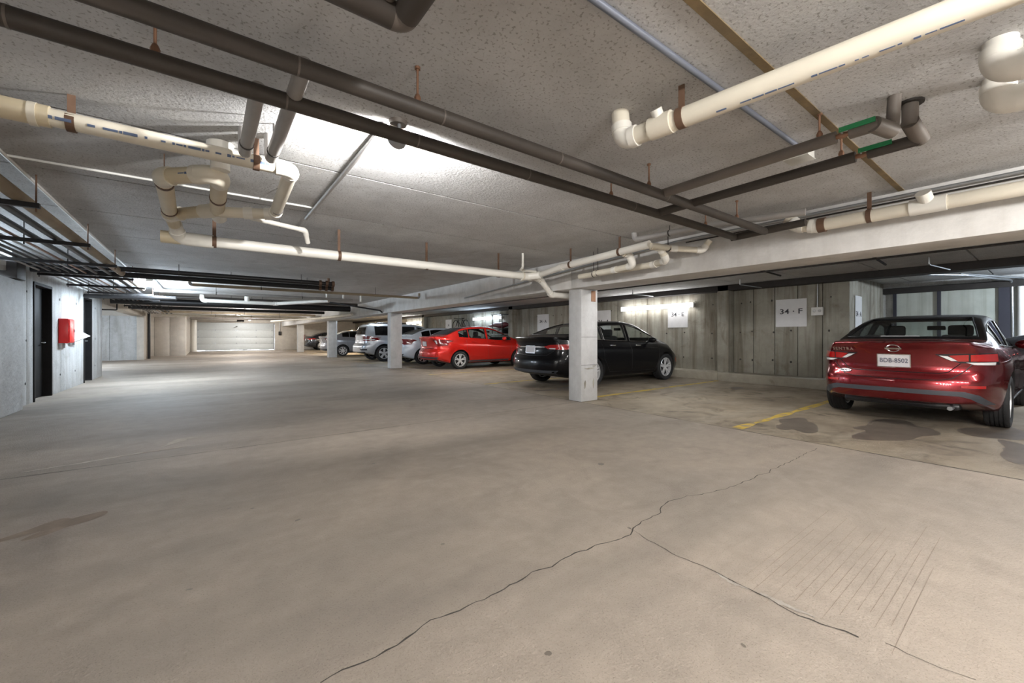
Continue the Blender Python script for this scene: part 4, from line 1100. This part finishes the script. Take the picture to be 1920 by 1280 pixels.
def seam(cast, pts, r=.0035, off=-.0005, step=.04, closed=False):
    P = [cast(p.x, p.y, off)[0] for p in dens(pts, step, closed)]
    if closed: P.append(P[0])
    return MB().tube(P, r, 6)
def wheel(root, x, y, r, w, sgn, style='ten', rim='rim_silver'):
    t = bpy.data.objects.new('wheel', None); COL.objects.link(t); t.parent = root; t.location = (x, y, r); t.empty_display_size = .1
    rr = r * (.70 if r < .34 else .68); h = w/2
    g = .008
    prof = [(rr, -h*.78), (rr+.02, -h*.95), (r*.88, -h), (r*.965, -h*.93), (r, -h*.78)]
    for c in (-.5, -.17, .17, .5):
        prof += [(r, h*(c-.05)), (r-g, h*(c-.045)), (r-g, h*(c+.045)), (r, h*(c+.05))]
    prof += [(r, h*.78), (r*.965, h*.93), (r*.88, h), (rr+.02, h*.95), (rr, h*.78)]
    MB().lathe(prof, 40, 'y', closed=True).build('tyre', 'tyre', t, True)
    o = sgn
    m = MB()
    m.lathe([(rr+.004, o*h*.80), (rr-.012, o*h*.86), (rr-.02, o*h*.6), (rr-.025, -o*h*.7), (rr+.002, -o*h*.75)], 40, 'y')
    def spoke(a, w0, w1, r0, r1, d=.02):
        c, s_ = math.cos(a), math.sin(a)
        rad = Vector((c, 0, s_)); tn = Vector((-s_, 0, c)); ax = Vector((0, o, 0))
        z0, z1 = h*.62, h*.80
        V = []
        for (q, ww, zz) in ((r0, w0, z0+.008), (r1, w1, z1)):
            for sx in (-1, 1):
                for dz in (-d, 0): V.append(rad*q + tn*sx*ww + ax*(zz+dz))
        m.add(V, [(0,1,3,2), (4,6,7,5), (1,5,7,3), (0,2,6,4), (0,4,5,1), (2,3,7,6)])
    if style == 'ten':
        for k in range(5):
            a = 2*math.pi*k/5 + .3
            spoke(a - .17, .016, .014, .04, rr-.015); spoke(a + .17, .016, .014, .04, rr-.015)
    elif style == 'five':
        for k in range(5):
            a = 2*math.pi*k/5 + .3; spoke(a, .040, .052, .03, rr-.015)
    else:
        for k in range(8): spoke(2*math.pi*k/8 + .2, .026, .018, .04, rr-.015)
    m.lathe([(.001, o*h*.70), (.03, o*h*.70), (.055, o*h*.64), (.06, o*h*.3)], 20, 'y')
    m.build('rim', rim, t, True, ang=30)
    MB().lathe([(.001, o*h*.12), (rr-.02, o*h*.12), (rr-.02, -o*h*.2), (.001, -o*h*.2)], 24, 'y').build('brake_disc', 'rim_dark', t, True)
    return t
def rounded(c, sx, sy, sz, bev): return MB().box((c[0]-sx/2, c[1]-sy/2, c[2]-sz/2), (c[0]+sx/2, c[1]+sy/2, c[2]+sz/2), bev)
def build_car(name, label, sp, loc, rz):
    root = thing(name, label, 'car', loc, rz)
    B = Body(sp); L = sp['L']
    n = 66
    xs = [L*(.5 - .5*math.cos(math.pi*i/n))*.35 + L*(i/n)*.65 for i in range(n+1)]
    outer = B.loft(xs, sub=4, capn=18)
    ome = outer.mesh('outer', True, 180)
    bvh = BVHTree.FromPolygons([v.co.copy() for v in ome.vertices], [tuple(p.vertices) for p in ome.polygons])
    onor = [v.normal.copy() for v in ome.vertices]; oco = [v.co.copy() for v in ome.vertices]; opoly = [tuple(p.vertices) for p in ome.polygons]
    # window outlines
    zs, zt = (lambda x: B.g('zs', x)), (lambda x: B.g('zt', x))
    wins = []
    for (a, b) in sp['side']:
        lo, hi = [], []
        k = 22
        for i in range(k+1):
            x = a + (b-a)*i/k; h = zt(x)-zs(x)
            z0 = zs(x) + .030; z1 = zs(x) + sp.get('wtop', .80)*h
            if z1 - z0 > .02: lo.append((x, z0)); hi.append((x, z1))
        wins.append(lo + hi[::-1])
    cut = []
    for w in wins:
        m = MB().prism(w, 'y', -1.4, 1.4); cut.append(m)
    cut.append(MB().prism(sp['back'], 'x', -1.0, sp['mid']))
    cut.append(MB().prism(sp['wind'], 'x', sp['mid'], L + 1))
    ra = sp['tr'] + sp.get('gap', .055)
    for ax in (sp['ra'], sp['fa']):
        for s_ in (1, -1):
            ring = [(ax + ra*math.cos(2*math.pi*i/40), sp['tr'] + ra*math.sin(2*math.pi*i/40)) for i in range(40)]
            cut.append(MB().prism(ring, 'y', s_*(sp['Wmax'] - .30), s_*1.5))
    ca, cb_ = sp['cab']
    cav = B.loft([ca + (cb_-ca)*i/24 for i in range(25)], inset=.055, floor=.34, capn=6, sub=2)
    cut.insert(0, cav)
    tmp = []
    bo = bpy.data.objects.new('tmp', ome); COL.objects.link(bo); tmp.append(bo)
    for c in cut:
        me = c.mesh('c', False); o = bpy.data.objects.new('c', me); COL.objects.link(o); tmp.append(o)
        md = bo.modifiers.new('b', 'BOOLEAN'); md.operation = 'DIFFERENCE'; md.solver = 'EXACT'; md.object = o
    dg = bpy.context.evaluated_depsgraph_get()
    me = bpy.data.meshes.new_from_object(bo.evaluated_get(dg))
    for o in tmp: bpy.data.objects.remove(o)
    me.name = 'body'
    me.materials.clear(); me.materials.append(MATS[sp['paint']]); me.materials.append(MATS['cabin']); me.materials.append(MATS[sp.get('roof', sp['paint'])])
    nl = []
    for p in me.polygons:
        c = p.center
        loc_, nn, fi, dist = bvh.find_nearest(c)
        on = dist < .004 and abs(nn.dot(p.normal)) > .85
        p.use_smooth = True
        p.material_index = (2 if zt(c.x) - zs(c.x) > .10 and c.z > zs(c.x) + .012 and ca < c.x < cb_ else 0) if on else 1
        for vi in p.vertices:
            if not on: nl.append(tuple(p.normal)); continue
            q = me.vertices[vi].co
            l2, n2, f2, d2 = bvh.find_nearest(q)
            vs = opoly[f2]
            w = interpolate.poly_3d_calc([oco[k] for k in vs], l2)
            nv = Vector((0,0,0))
            for k, ww in zip(vs, w): nv += onor[k]*ww
            if nv.length < 1e-6 or nv.dot(p.normal) < .3: nv = p.normal
            nl.append(tuple(nv.normalized()))
    me.normals_split_custom_set(nl)
    body = bpy.data.objects.new('body', me); COL.objects.link(body); body.parent = root
    def part(m, nm, mat, par=None, smooth=True, ang=38):
        o = m.build(nm, mat, None, True, smooth, ang); o.parent = par or root; return o
    C = {k: cast_fn(bvh, L, k) for k in 'rflst'}
    def grow(poly, d):
        cx = sum(p[0] for p in poly)/len(poly); cy = sum(p[1] for p in poly)/len(poly)
        out = []
        for p in poly:
            v = Vector((p[0]-cx, p[1]-cy)); l = v.length; v = v*((l+d)/l); out.append((cx+v.x, cy+v.y))
        return out
    gm = sp.get('glass', 'glass_mid'); gb = sp.get('glass_back', gm)
    for w in wins:
        for ax in 'ls':
            part(patch(C[ax], w, -.006, .09, .004), 'side_window', gm)
            part(seam(C[ax], w, .006, .001, .05, True), 'window_trim', sp.get('wtrim', 'trim_black'))
    part(patch(C['r'], sp['back'], -.006, .08, .004), 'rear_window', gb)
    part(seam(C['r'], sp['back'], .008, .001, .05, True), 'window_seal', 'trim_black')
    part(patch(C['f'], sp['wind'], -.006, .08, .004), 'windshield', 'glass_clear')
    # seams of doors, trunk, hood, bumpers
    for pts in sp.get('doors', ()):
        for ax in 'ls': part(seam(C[ax], pts, .003), 'door_seam', 'trim_black')
    for pts in sp.get('rseams', ()): part(seam(C['r'], pts, .0055), 'trunk_seam', 'trim_black')
    for pts in sp.get('creases', ()):
        for ax in 'ls': part(seam(C[ax], pts, .006, -.003), 'crease', sp['paint'])
    # wheels
    for ax in (sp['ra'], sp['fa']):
        for s_ in (1, -1): wheel(root, ax, s_*(sp['Wmax'] - sp.get('win', .012) - sp['tw']/2), sp['tr'], sp['tw'], s_, sp.get('rimstyle', 'ten'), sp.get('rimmat', 'rim_silver'))
    # underside pan
    part(rounded((L*.5, 0, .20), L*.62, sp['Wmax']*1.25, .06, .02), 'underbody', 'trim_black')
    # mirrors and handles
    mx, mz = sp['mirror']
    for s_, ax in ((1, 'l'), (-1, 's')):
        p, nn = C[ax](mx, mz, 0)
        m = MB().ell((mx - .01, p.y + s_*.13, mz + .05), .065, .11, .07, 14, 10)
        o = part(m, 'mirror', sp.get('mirmat', sp['paint']))
        part(MB().tube([p + Vector((0, -s_*.02, 0)), (mx, p.y + s_*.10, mz + .02)], .022, 8), 'mirror_arm', 'trim_black', o)
        for hx, hz in sp.get('handles', ()):
            q, nn = C[ax](hx, hz, .022)
            part(MB().box((q.x-.10, q.y-.011, q.z-.013), (q.x+.10, q.y+.011, q.z+.013), .008), 'door_handle', sp.get('hmat', sp['paint']))
    # cabin
    sx0 = sp['seat']; st = sp.get('seatmat', 'seat_cloth'); sh = sp.get('seath', 0)
    for yy in (.36, -.36):
        sc = rounded((sx0, yy, .55+sh), .5, .48, .16, .05); sc.add(*[(q.v, q.f) for q in (rounded((sx0-.28, yy, .84+sh), .14, .46, .58, .06),)][0])
        o = part(sc, 'seat', st)
        part(rounded((sx0-.33, yy, 1.20+sh), .09, .26, .17, .04), 'headrest', st, o)
    rb = rounded((sx0-1.0, 0, .5+sh), .5, 1.15, .2, .06); q = rounded((sx0-1.24, 0, .8+sh), .14, 1.12, .5, .06); rb.add(q.v, q.f)
    o = part(rb, 'rear_seat', st)
    for yy in (.40, -.40): part(rounded((sx0-1.28, yy, 1.08+sh), .09, .24, .12, .04), 'headrest', st, o)
    part(rounded((sp['dash'], 0, .80+sh), .34, 1.2, .26, .08), 'dashboard', 'cabin')
    part(MB().tube([(sp['dash']-.30, .36 + .18*math.cos(a*math.pi/10), .90 + sh + .18*math.sin(a*math.pi/10)) for a in range(21)], .014, 8, False), 'steering_wheel', 'trim_black')
    part(rounded((sp['dash']-.42, 0, sp['H']-.19), .03, .22, .07, .012), 'interior_mirror', 'trim_black')
    # lamps etc
    for nm, ax, poly, off, mat in sp.get('patches', ()):
        for s_ in ((1, -1) if ax in 'rf' else (1,)):
            po = [(a*s_, b) for a, b in poly]
            if ax in 'rf':
                part(patch(C[ax], po, off, .035), nm, mat)
            else:
                for side in 'ls': part(patch(C[side], po, off, .035), nm, mat)
    for nm, ax, poly, off, mat in sp.get('single', ()):
        part(patch(C[ax], poly, off, .05), nm, mat)
    # licence plate
    if 'plate' in sp:
        py, pzz, tx, ts = sp['plate']
        q, nn = C['r'](py, pzz, .006)
        tilt = Vector((-nn.x, 0, -nn.z))
        up = Vector((-nn.z*(-1 if nn.x > 0 else 1), 0, abs(nn.x))).normalized()
        up = (Vector((0,0,1)) - nn*nn.z).normalized(); rt = Vector((0,-1,0)); nn2 = rt.cross(up).normalized()
        m = MB().obox(q + nn2*.004, rt*.153, up*.077, nn2*.004)
        o = part(m, 'license_plate', 'plate_white')
        fr = MB()
        for (c, a, b) in ((up*.079, .157, .004), (up*-.079, .157, .004)): fr.obox(q + c + nn2*.006, rt*a, up*b, nn2*.006)
        for c in (rt*.155, rt*-.155): fr.obox(q + c + nn2*.006, rt*.004, up*.079, nn2*.006)
        part(fr, 'plate_frame', 'chrome', o)
        if tx: lettering(tx, ts, 'plate_ink', o, q + nn2*.0092, rt, up, name='plate_number', local=True, sx=.82, extrude=.001)
    sp['_cast'] = C
    return root, C, part

red_prof = [(.15,.13),(.25,.08),(.36,.02),(.48,.0),(.60,.012),(.66,.05),(.74,.075),(.86,.065),(.95,.045),(1.02,.012),(1.06,0),(1.4,0)]
fprof = [(.15,.10),(.25,.03),(.40,.0),(.55,.01),(.68,.06),(.80,.18),(1.4,.2)]
SENTRA = dict(L=4.63, Wmax=.905, H=1.445, paint='paint_maroon', ra=1.02, fa=3.73, tr=.322, tw=.215, rear=red_prof, front=fprof, rcurve=.30,
    zb=[(0,.335),(.3,.26),(.8,.20),(3.9,.2),(4.4,.2),(4.63,.24)],
    W=[(0,.70),(.06,.755),(.15,.795),(.3,.83),(.6,.872),(1.0,.905),(2.3,.895),(3.73,.905),(4.15,.86),(4.45,.76),(4.63,.62)],
    zs=[(0,.985),(.25,.99),(.8,.985),(1.6,.965),(3.0,.93),(3.6,.93),(4.2,.83),(4.63,.62)],
    ws=[(0,.66),(.15,.73),(.4,.785),(.9,.805),(2.2,.80),(3.3,.80),(3.9,.76),(4.4,.62),(4.63,.45)],
    zt=[(0,1.035),(.05,1.058),(.12,1.062),(.25,1.05),(.5,1.055),(.68,1.085),(.9,1.17),(1.2,1.295),(1.5,1.38),(1.8,1.427),(2.15,1.445),(2.5,1.43),(2.75,1.385),(3.05,1.26),(3.5,1.045),(3.65,.995),(3.95,.955),(4.25,.885),(4.5,.77),(4.63,.66)],
    wt=[(0,.62),(.4,.69),(.7,.70),(1.0,.67),(1.4,.635),(2.2,.625),(2.8,.63),(3.2,.66),(3.6,.69),(4.2,.6),(4.63,.4)],
    back=[(-.64,1.11),(.64,1.11),(.585,1.25),(.52,1.375),(-.52,1.375),(-.585,1.25)], wind=[(-.66,1.06),(.66,1.06),(.52,1.36),(-.52,1.36)], mid=2.1,
    side=[(1.05,1.42),(1.46,2.18),(2.27,3.35)], cab=(.62,3.55), mirror=(3.0,.95), handles=[(1.62,.87),(2.45,.86)], seat=2.35, dash=3.25,
    doors=[[(2.22,.94),(2.24,.30),(3.2,.30),(3.33,.6),(3.34,.92)],[(2.22,.30),(1.50,.32),(1.32,.62),(1.30,.95)]],
    rseams=[[(-.70,.87),(-.60,.72),(-.50,.625),(-.40,.60),(0,.592),(.40,.60),(.50,.625),(.60,.72),(.70,.87)],[(-.56,.80),(-.47,.70),(-.40,.68),(.40,.68),(.47,.70),(.56,.80)]],
    creases=[[(.3,.80),(1.3,.86),(3.4,.78)]],
    patches=[('tail_light_housing','r',[(.36,.905),(.56,.915),(.815,.925),(.83,.79),(.56,.805),(.45,.845)],.003,'trim_black'),
             ('tail_light','r',[(.47,.893),(.62,.905),(.62,.828),(.54,.825)],.008,'lamp_red'),
             ('tail_light','r',[(.635,.905),(.81,.912),(.818,.825),(.635,.828)],.008,'lamp_red'),
             ('reverse_light','r',[(.60,.815),(.805,.818),(.80,.785),(.66,.79)],.007,'lamp_clear'),
             ('light_blade','r',[(.39,.893),(.46,.885),(.54,.832),(.49,.83)],.008,'lamp_clear'),
             ('reflector','r',[(.57,.55),(.745,.55),(.745,.52),(.57,.52)],.006,'lamp_red'),
             ('rocker','s',[(1.45,.235),(3.3,.235),(3.3,.30),(1.45,.30)],.006,'trim_black')],
    single=[('diffuser_trim','r',[(-.80,.33),(-.70,.445),(-.60,.478),(0,.482),(.60,.478),(.70,.445),(.80,.33),(.73,.33),(.64,.40),(.56,.425),(0,.43),(-.56,.425),(-.64,.40),(-.73,.33)],.010,'trim_grey')],
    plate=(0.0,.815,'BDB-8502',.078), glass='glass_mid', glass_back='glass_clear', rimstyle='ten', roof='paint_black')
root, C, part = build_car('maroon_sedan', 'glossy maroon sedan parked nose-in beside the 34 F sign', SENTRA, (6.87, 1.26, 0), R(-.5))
# emblem, badge lettering, dealer badge
q, nn = C['r'](0, .972, .008)
em = MB(); a_ = Vector((0,1,0)); u_ = (Vector((0,0,1)) - nn*nn.z).normalized()
em.tube([q + a_*.062*math.cos(t*math.pi/16) + u_*.046*math.sin(t*math.pi/16) for t in range(33)], .0065, 8, False)
o = part(em, 'emblem', 'chrome')
part(MB().obox(q + nn*.003, a_*.078, u_*.011, nn*.005), 'emblem_bar', 'chrome', o)
q, nn = C['r'](.52, .955, .008); q2, _ = C['r'](.44, .955, .008); q3, _ = C['r'](.62, .955, .008)
rt = (q2 - q3).normalized(); u_ = nn.cross(rt); u_ = u_ if u_.z > 0 else -u_
lettering('SENTRA', .052, 'chrome', root, q + nn*.004, rt, u_, name='badge_lettering', local=True, space=1.25, sx=1.2, extrude=.003)
q, nn = C['r'](.50, .66, .006); q2, _ = C['r'](.45, .66, .006); q3, _ = C['r'](.55, .66, .006)
rt = (q2 - q3).normalized(); u_ = nn.cross(rt); u_ = u_ if u_.z > 0 else -u_
MBd = MB(); MBd.add([q + rt*.075*math.cos(t*math.pi/12) + u_*.024*math.sin(t*math.pi/12) + nn*.002 for t in range(24)], [tuple(range(24))])
o = part(MBd, 'dealer_badge', 'chrome')
lettering('VELADY', .034, 'trim_grey', o, q + nn*.0035, rt, u_, name='badge_lettering', local=True, shear=.3, extrude=.0008)
part(MB().tube([(.9, -.45, .26), (.25, -.48, .27), (.12, -.48, .27)], .025, 10), 'exhaust_pipe', 'steel_galv')
part(rounded((.42, 0, .275), .35, 1.1, .08, .03), 'rear_valance', 'trim_black')
part(MB().box((.80, -.12, 1.105), (.83, .28, 1.125), .004), 'high_stop_light', 'lamp_clear')

def variant(base, **kw):
    d = {k: (list(v) if isinstance(v, list) else v) for k, v in base.items() if not k.startswith('_')}
    d.update(kw); return d
def sc(keys, sx, sy=1.0, oy=0.0): return [(a*sx, b*sy + oy) for a, b in keys]
CH = variant(SENTRA, roof='paint_black', L=4.885, Wmax=.935, H=1.49, paint='paint_black', ra=1.10, fa=3.84, tr=.335, tw=.225,
    rear=[(.15,.16),(.25,.10),(.36,.02),(.5,.0),(.62,.02),(.70,.07),(.85,.10),(.98,.09),(1.06,.05),(1.12,.0),(1.5,0)],
    zb=sc(SENTRA['zb'],1.055), W=sc(SENTRA['W'],1.055,1.033),
    zs=[(0,1.03),(.3,1.035),(.9,1.03),(1.7,1.0),(3.1,.96),(3.7,.95),(4.4,.85),(4.885,.64)], ws=sc(SENTRA['ws'],1.055,1.03),
    zt=[(0,1.075),(.05,1.10),(.15,1.105),(.35,1.10),(.5,1.12),(.75,1.20),(1.1,1.325),(1.5,1.425),(1.9,1.475),(2.3,1.49),(2.65,1.47),(2.95,1.41),(3.3,1.26),(3.75,1.05),(3.95,.99),(4.3,.93),(4.6,.84),(4.8,.74),(4.885,.66)],
    wt=sc(SENTRA['wt'],1.055,1.03), back=[(-.66,1.16),(.66,1.16),(.58,1.30),(.48,1.42),(-.48,1.42),(-.58,1.30)], wind=[(-.68,1.08),(.68,1.08),(.54,1.40),(-.54,1.40)], mid=2.3,
    side=[(1.15,1.52),(1.56,2.38),(2.48,3.62)], cab=(.62,3.75), mirror=(3.2,.98), handles=[(1.75,.90),(2.7,.89)], seat=2.55, dash=3.45,
    doors=[[(2.43,.97),(2.45,.30),(3.4,.30),(3.52,.6),(3.53,.95)],[(2.43,.30),(1.65,.32),(1.45,.62),(1.42,.97)]],
    rseams=[[(-.72,.98),(-.62,.80),(-.5,.72),(0,.70),(.5,.72),(.62,.80),(.72,.98)]], creases=[[(.3,.84),(1.4,.90),(3.6,.82)]],
    patches=[('tail_light','r',[(.40,.90),(.55,.935),(.85,.95),(.90,.88),(.80,.835),(.50,.845)],.008,'lamp_red'),
             ('reverse_light','r',[(.52,.865),(.66,.868),(.66,.845),(.54,.848)],.011,'lamp_clear'),
             ('headlight','s',[(4.18,.80),(4.55,.72),(4.62,.64),(4.35,.66),(4.2,.74)],.006,'lamp_clear'),
             ('marker_light','s',[(4.42,.56),(4.46,.56),(4.50,.44),(4.46,.44)],.006,'lamp_amber')],
    single=[('bumper_trim','r',[(-.74,.40),(.74,.40),(.62,.27),(-.62,.27)],.008,'trim_grey'), ('chrome_bar','r',[(-.42,.90),(.42,.90),(.42,.875),(-.42,.875)],.008,'chrome')],
    plate=(0.0,.83,'',.09), glass='glass_clear', glass_back='glass_clear', rimstyle='ten', wtrim='chrome', hmat='chrome')
root, C, part = build_car('black_sedan', 'glossy black sedan parked behind the taped column', CH, (5.63, 6.98, 0), R(0))
o = part(MB().tube([C['s'](.95,.82,.0)[0] + Vector((0,-.004,0)), C['s'](.95,.82,.0)[0] + Vector((0,.01,0))], .07, 18), 'fuel_door', 'paint_black')
FI = variant(SENTRA, roof='paint_red', L=4.40, Wmax=.862, H=1.475, paint='paint_red', ra=.98, fa=3.47, tr=.305, tw=.195,
    zb=sc(SENTRA['zb'],.95), W=sc(SENTRA['W'],.95,.953),
    zs=[(0,1.03),(.3,1.05),(.9,1.06),(1.7,1.02),(2.8,.95),(3.3,.95),(3.9,.86),(4.40,.66)], ws=sc(SENTRA['ws'],.95,.95),
    zt=[(0,1.085),(.05,1.11),(.15,1.12),(.3,1.115),(.45,1.13),(.65,1.20),(.95,1.32),(1.3,1.42),(1.65,1.465),(2.0,1.475),(2.3,1.455),(2.55,1.40),(2.9,1.25),(3.3,1.07),(3.5,1.01),(3.8,.95),(4.1,.87),(4.3,.77),(4.40,.68)],
    wt=sc(SENTRA['wt'],.95,.95), back=[(-.60,1.175),(.60,1.175),(.53,1.30),(.44,1.41),(-.44,1.41),(-.53,1.30)], wind=[(-.62,1.08),(.62,1.08),(.49,1.39),(-.49,1.39)], mid=2.0,
    side=[(.98,1.34),(1.38,2.06),(2.15,3.18)], cab=(.58,3.3), mirror=(2.8,.99), handles=[(1.52,.93),(2.32,.90)], seat=2.2, dash=3.05,
    doors=[[(2.1,.97),(2.12,.30),(3.0,.30),(3.12,.6),(3.13,.95)],[(2.1,.30),(1.42,.32),(1.25,.62),(1.22,1.0)]],
    rseams=[[(-.66,.98),(-.58,.80),(-.5,.70),(0,.69),(.5,.70),(.58,.80),(.66,.98)]], creases=[[(.9,.86),(2.0,.83),(3.3,.75)],[(1.3,.42),(2.9,.45)]],
    patches=[('tail_light','r',[(.50,1.0),(.66,1.01),(.82,.99),(.80,.80),(.68,.78),(.60,.86)],.008,'lamp_deep'), ('light_insert','r',[(.58,.97),(.64,.98),(.66,.86),(.62,.86)],.012,'lamp_clear'),
             ('rocker','s',[(1.3,.24),(3.0,.24),(3.0,.29),(1.3,.29)],.006,'trim_grey')],
    single=[('bumper_trim','r',[(-.70,.42),(.70,.42),(.60,.30),(-.60,.30)],.008,'trim_grey')],
    plate=(0.0,.86,'',.09), glass='glass_clear', glass_back='glass_tint', rimstyle='ten')
build_car('red_sedan', 'bright red small sedan parked by the second column', FI, (5.93, 13.02, 0), R(0))
JO = variant(SENTRA, roof='paint_silver', L=4.89, Wmax=.917, H=1.69, paint='paint_silver', ra=1.0, fa=3.89, tr=.355, tw=.225, gap=.07, rcurve=.13, wtop=.78,
    rear=[(.15,.20),(.3,.06),(.42,.0),(.62,.0),(.72,.03),(.80,.10),(1.0,.12),(1.12,.12),(1.25,.10),(1.7,0)],
    zb=[(0,.42),(.3,.33),(.8,.26),(4.1,.26),(4.6,.26),(4.89,.30)], W=sc(SENTRA['W'],1.056,1.013),
    zs=[(0,1.08),(.3,1.12),(1.0,1.13),(2.0,1.11),(3.3,1.07),(3.9,1.06),(4.5,.96),(4.89,.72)], ws=[(0,.78),(.3,.83),(1,.84),(2.2,.835),(3.5,.82),(4.1,.78),(4.6,.64),(4.89,.5)],
    zt=[(0,1.14),(.04,1.20),(.10,1.33),(.20,1.50),(.30,1.61),(.42,1.655),(.8,1.68),(1.6,1.69),(2.4,1.68),(2.8,1.63),(3.1,1.53),(3.5,1.33),(3.85,1.17),(4.1,1.11),(4.45,1.04),(4.7,.92),(4.89,.75)],
    wt=[(0,.72),(.3,.66),(.6,.65),(2.6,.65),(3.2,.68),(3.9,.70),(4.4,.6),(4.89,.4)],
    back=[(-.70,1.20),(.70,1.20),(.60,1.52),(-.60,1.52)], wind=[(-.70,1.22),(.70,1.22),(.57,1.58),(-.57,1.58)], mid=2.0,
    side=[(.62,1.50),(1.60,2.50),(2.60,3.62)], cab=(.40,3.7), mirror=(3.25,1.09), handles=[(1.9,1.0),(2.9,.98)], seat=2.75, dash=3.45, seath=.18,
    doors=[[(2.55,1.08),(2.57,.38),(3.5,.38),(3.6,.7),(3.61,1.05)],[(2.55,.38),(1.65,.40),(1.48,.7),(1.46,1.1)]],
    rseams=[[(-.78,1.1),(-.74,.80),(-.6,.74),(.6,.74),(.74,.80),(.78,1.1)]], creases=[[(1.5,.55),(3.4,.55)]],
    patches=[('tail_light','r',[(.56,1.10),(.70,1.13),(.885,1.10),(.885,.92),(.72,.90),(.58,.92)],.010,'lamp_deep'), ('light_insert','r',[(.60,.99),(.86,.99),(.86,.955),(.60,.955)],.014,'lamp_clear'),
             ('bumper_slot','r',[(.55,.56),(.80,.56),(.80,.50),(.62,.50)],.006,'trim_black')],
    single=[('bumper_trim','r',[(-.75,.43),(.75,.43),(.66,.33),(-.66,.33)],.008,'trim_black')],
    plate=(0.0,.88,'',.09), glass='glass_tint', glass_back='glass_tint', rimstyle='five', rimmat='rim_silver')
root, C, part = build_car('silver_wagon', 'silver crossover wagon parked behind the second column', JO, (5.36, 18.93, 0), R(0))
for y in (.60, -.60): part(MB().tube([(.7, y, 1.66), (.8, y, 1.72), (2.6, y, 1.73), (2.75, y, 1.67)], .016, 8), 'roof_rail', 'trim_black')
GR = variant(FI, roof='paint_grey', paint='paint_grey', glass='glass_tint', glass_back='glass_tint', plate=(0.0,.86,'',.09), rimstyle='eight')
build_car('grey_sedan', 'grey sedan parked behind the third column', GR, (5.15, 24.9, 0), R(0))
PB = variant(FI, roof='paint_pale', paint='paint_pale', glass='glass_tint', glass_back='glass_tint', plate=(0.0,.86,'',.09), rimstyle='eight')
build_car('pale_blue_sedan', 'pale blue sedan hidden behind the second column beside the silver wagon', PB, (5.98, 16.12, 0), R(0))
WH = variant(FI, roof='paint_white', paint='paint_white', glass='glass_tint', glass_back='glass_tint', plate=(0.0,.86,'',.09), rimstyle='eight')
build_car('white_sedan', 'white sedan peeking out behind the third column', WH, (6.25, 30.65, 0), R(0))
NV = variant(CH, roof='paint_navy', paint='paint_navy', glass='glass_mid', glass_back='glass_mid', plate=(0.0,.83,'',.09), rimstyle='five', hmat='paint_navy', wtrim='trim_black')
build_car('dark_sedan', 'dark navy sedan parked near the garage door', NV, (6.35, 36.7, 0), R(0))
SU = variant(JO, roof='paint_charcoal', rimmat='rim_dark', paint='paint_charcoal', plate=(0.0,.88,'',.09),
    patches=JO['patches'] + [('headlight','f',[(.55,.98),(.80,.98),(.82,.84),(.56,.82)],.008,'lamp_clear')],
    single=JO['single'] + [('grille','f',[(-.5,.96),(.5,.96),(.46,.70),(-.46,.70)],.008,'trim_black')])
root, C, part = build_car('charcoal_wagon', 'charcoal crossover parked crosswise in the recess beyond the maroon sedan', SU, (12.50, -3.55, 0), R(90))
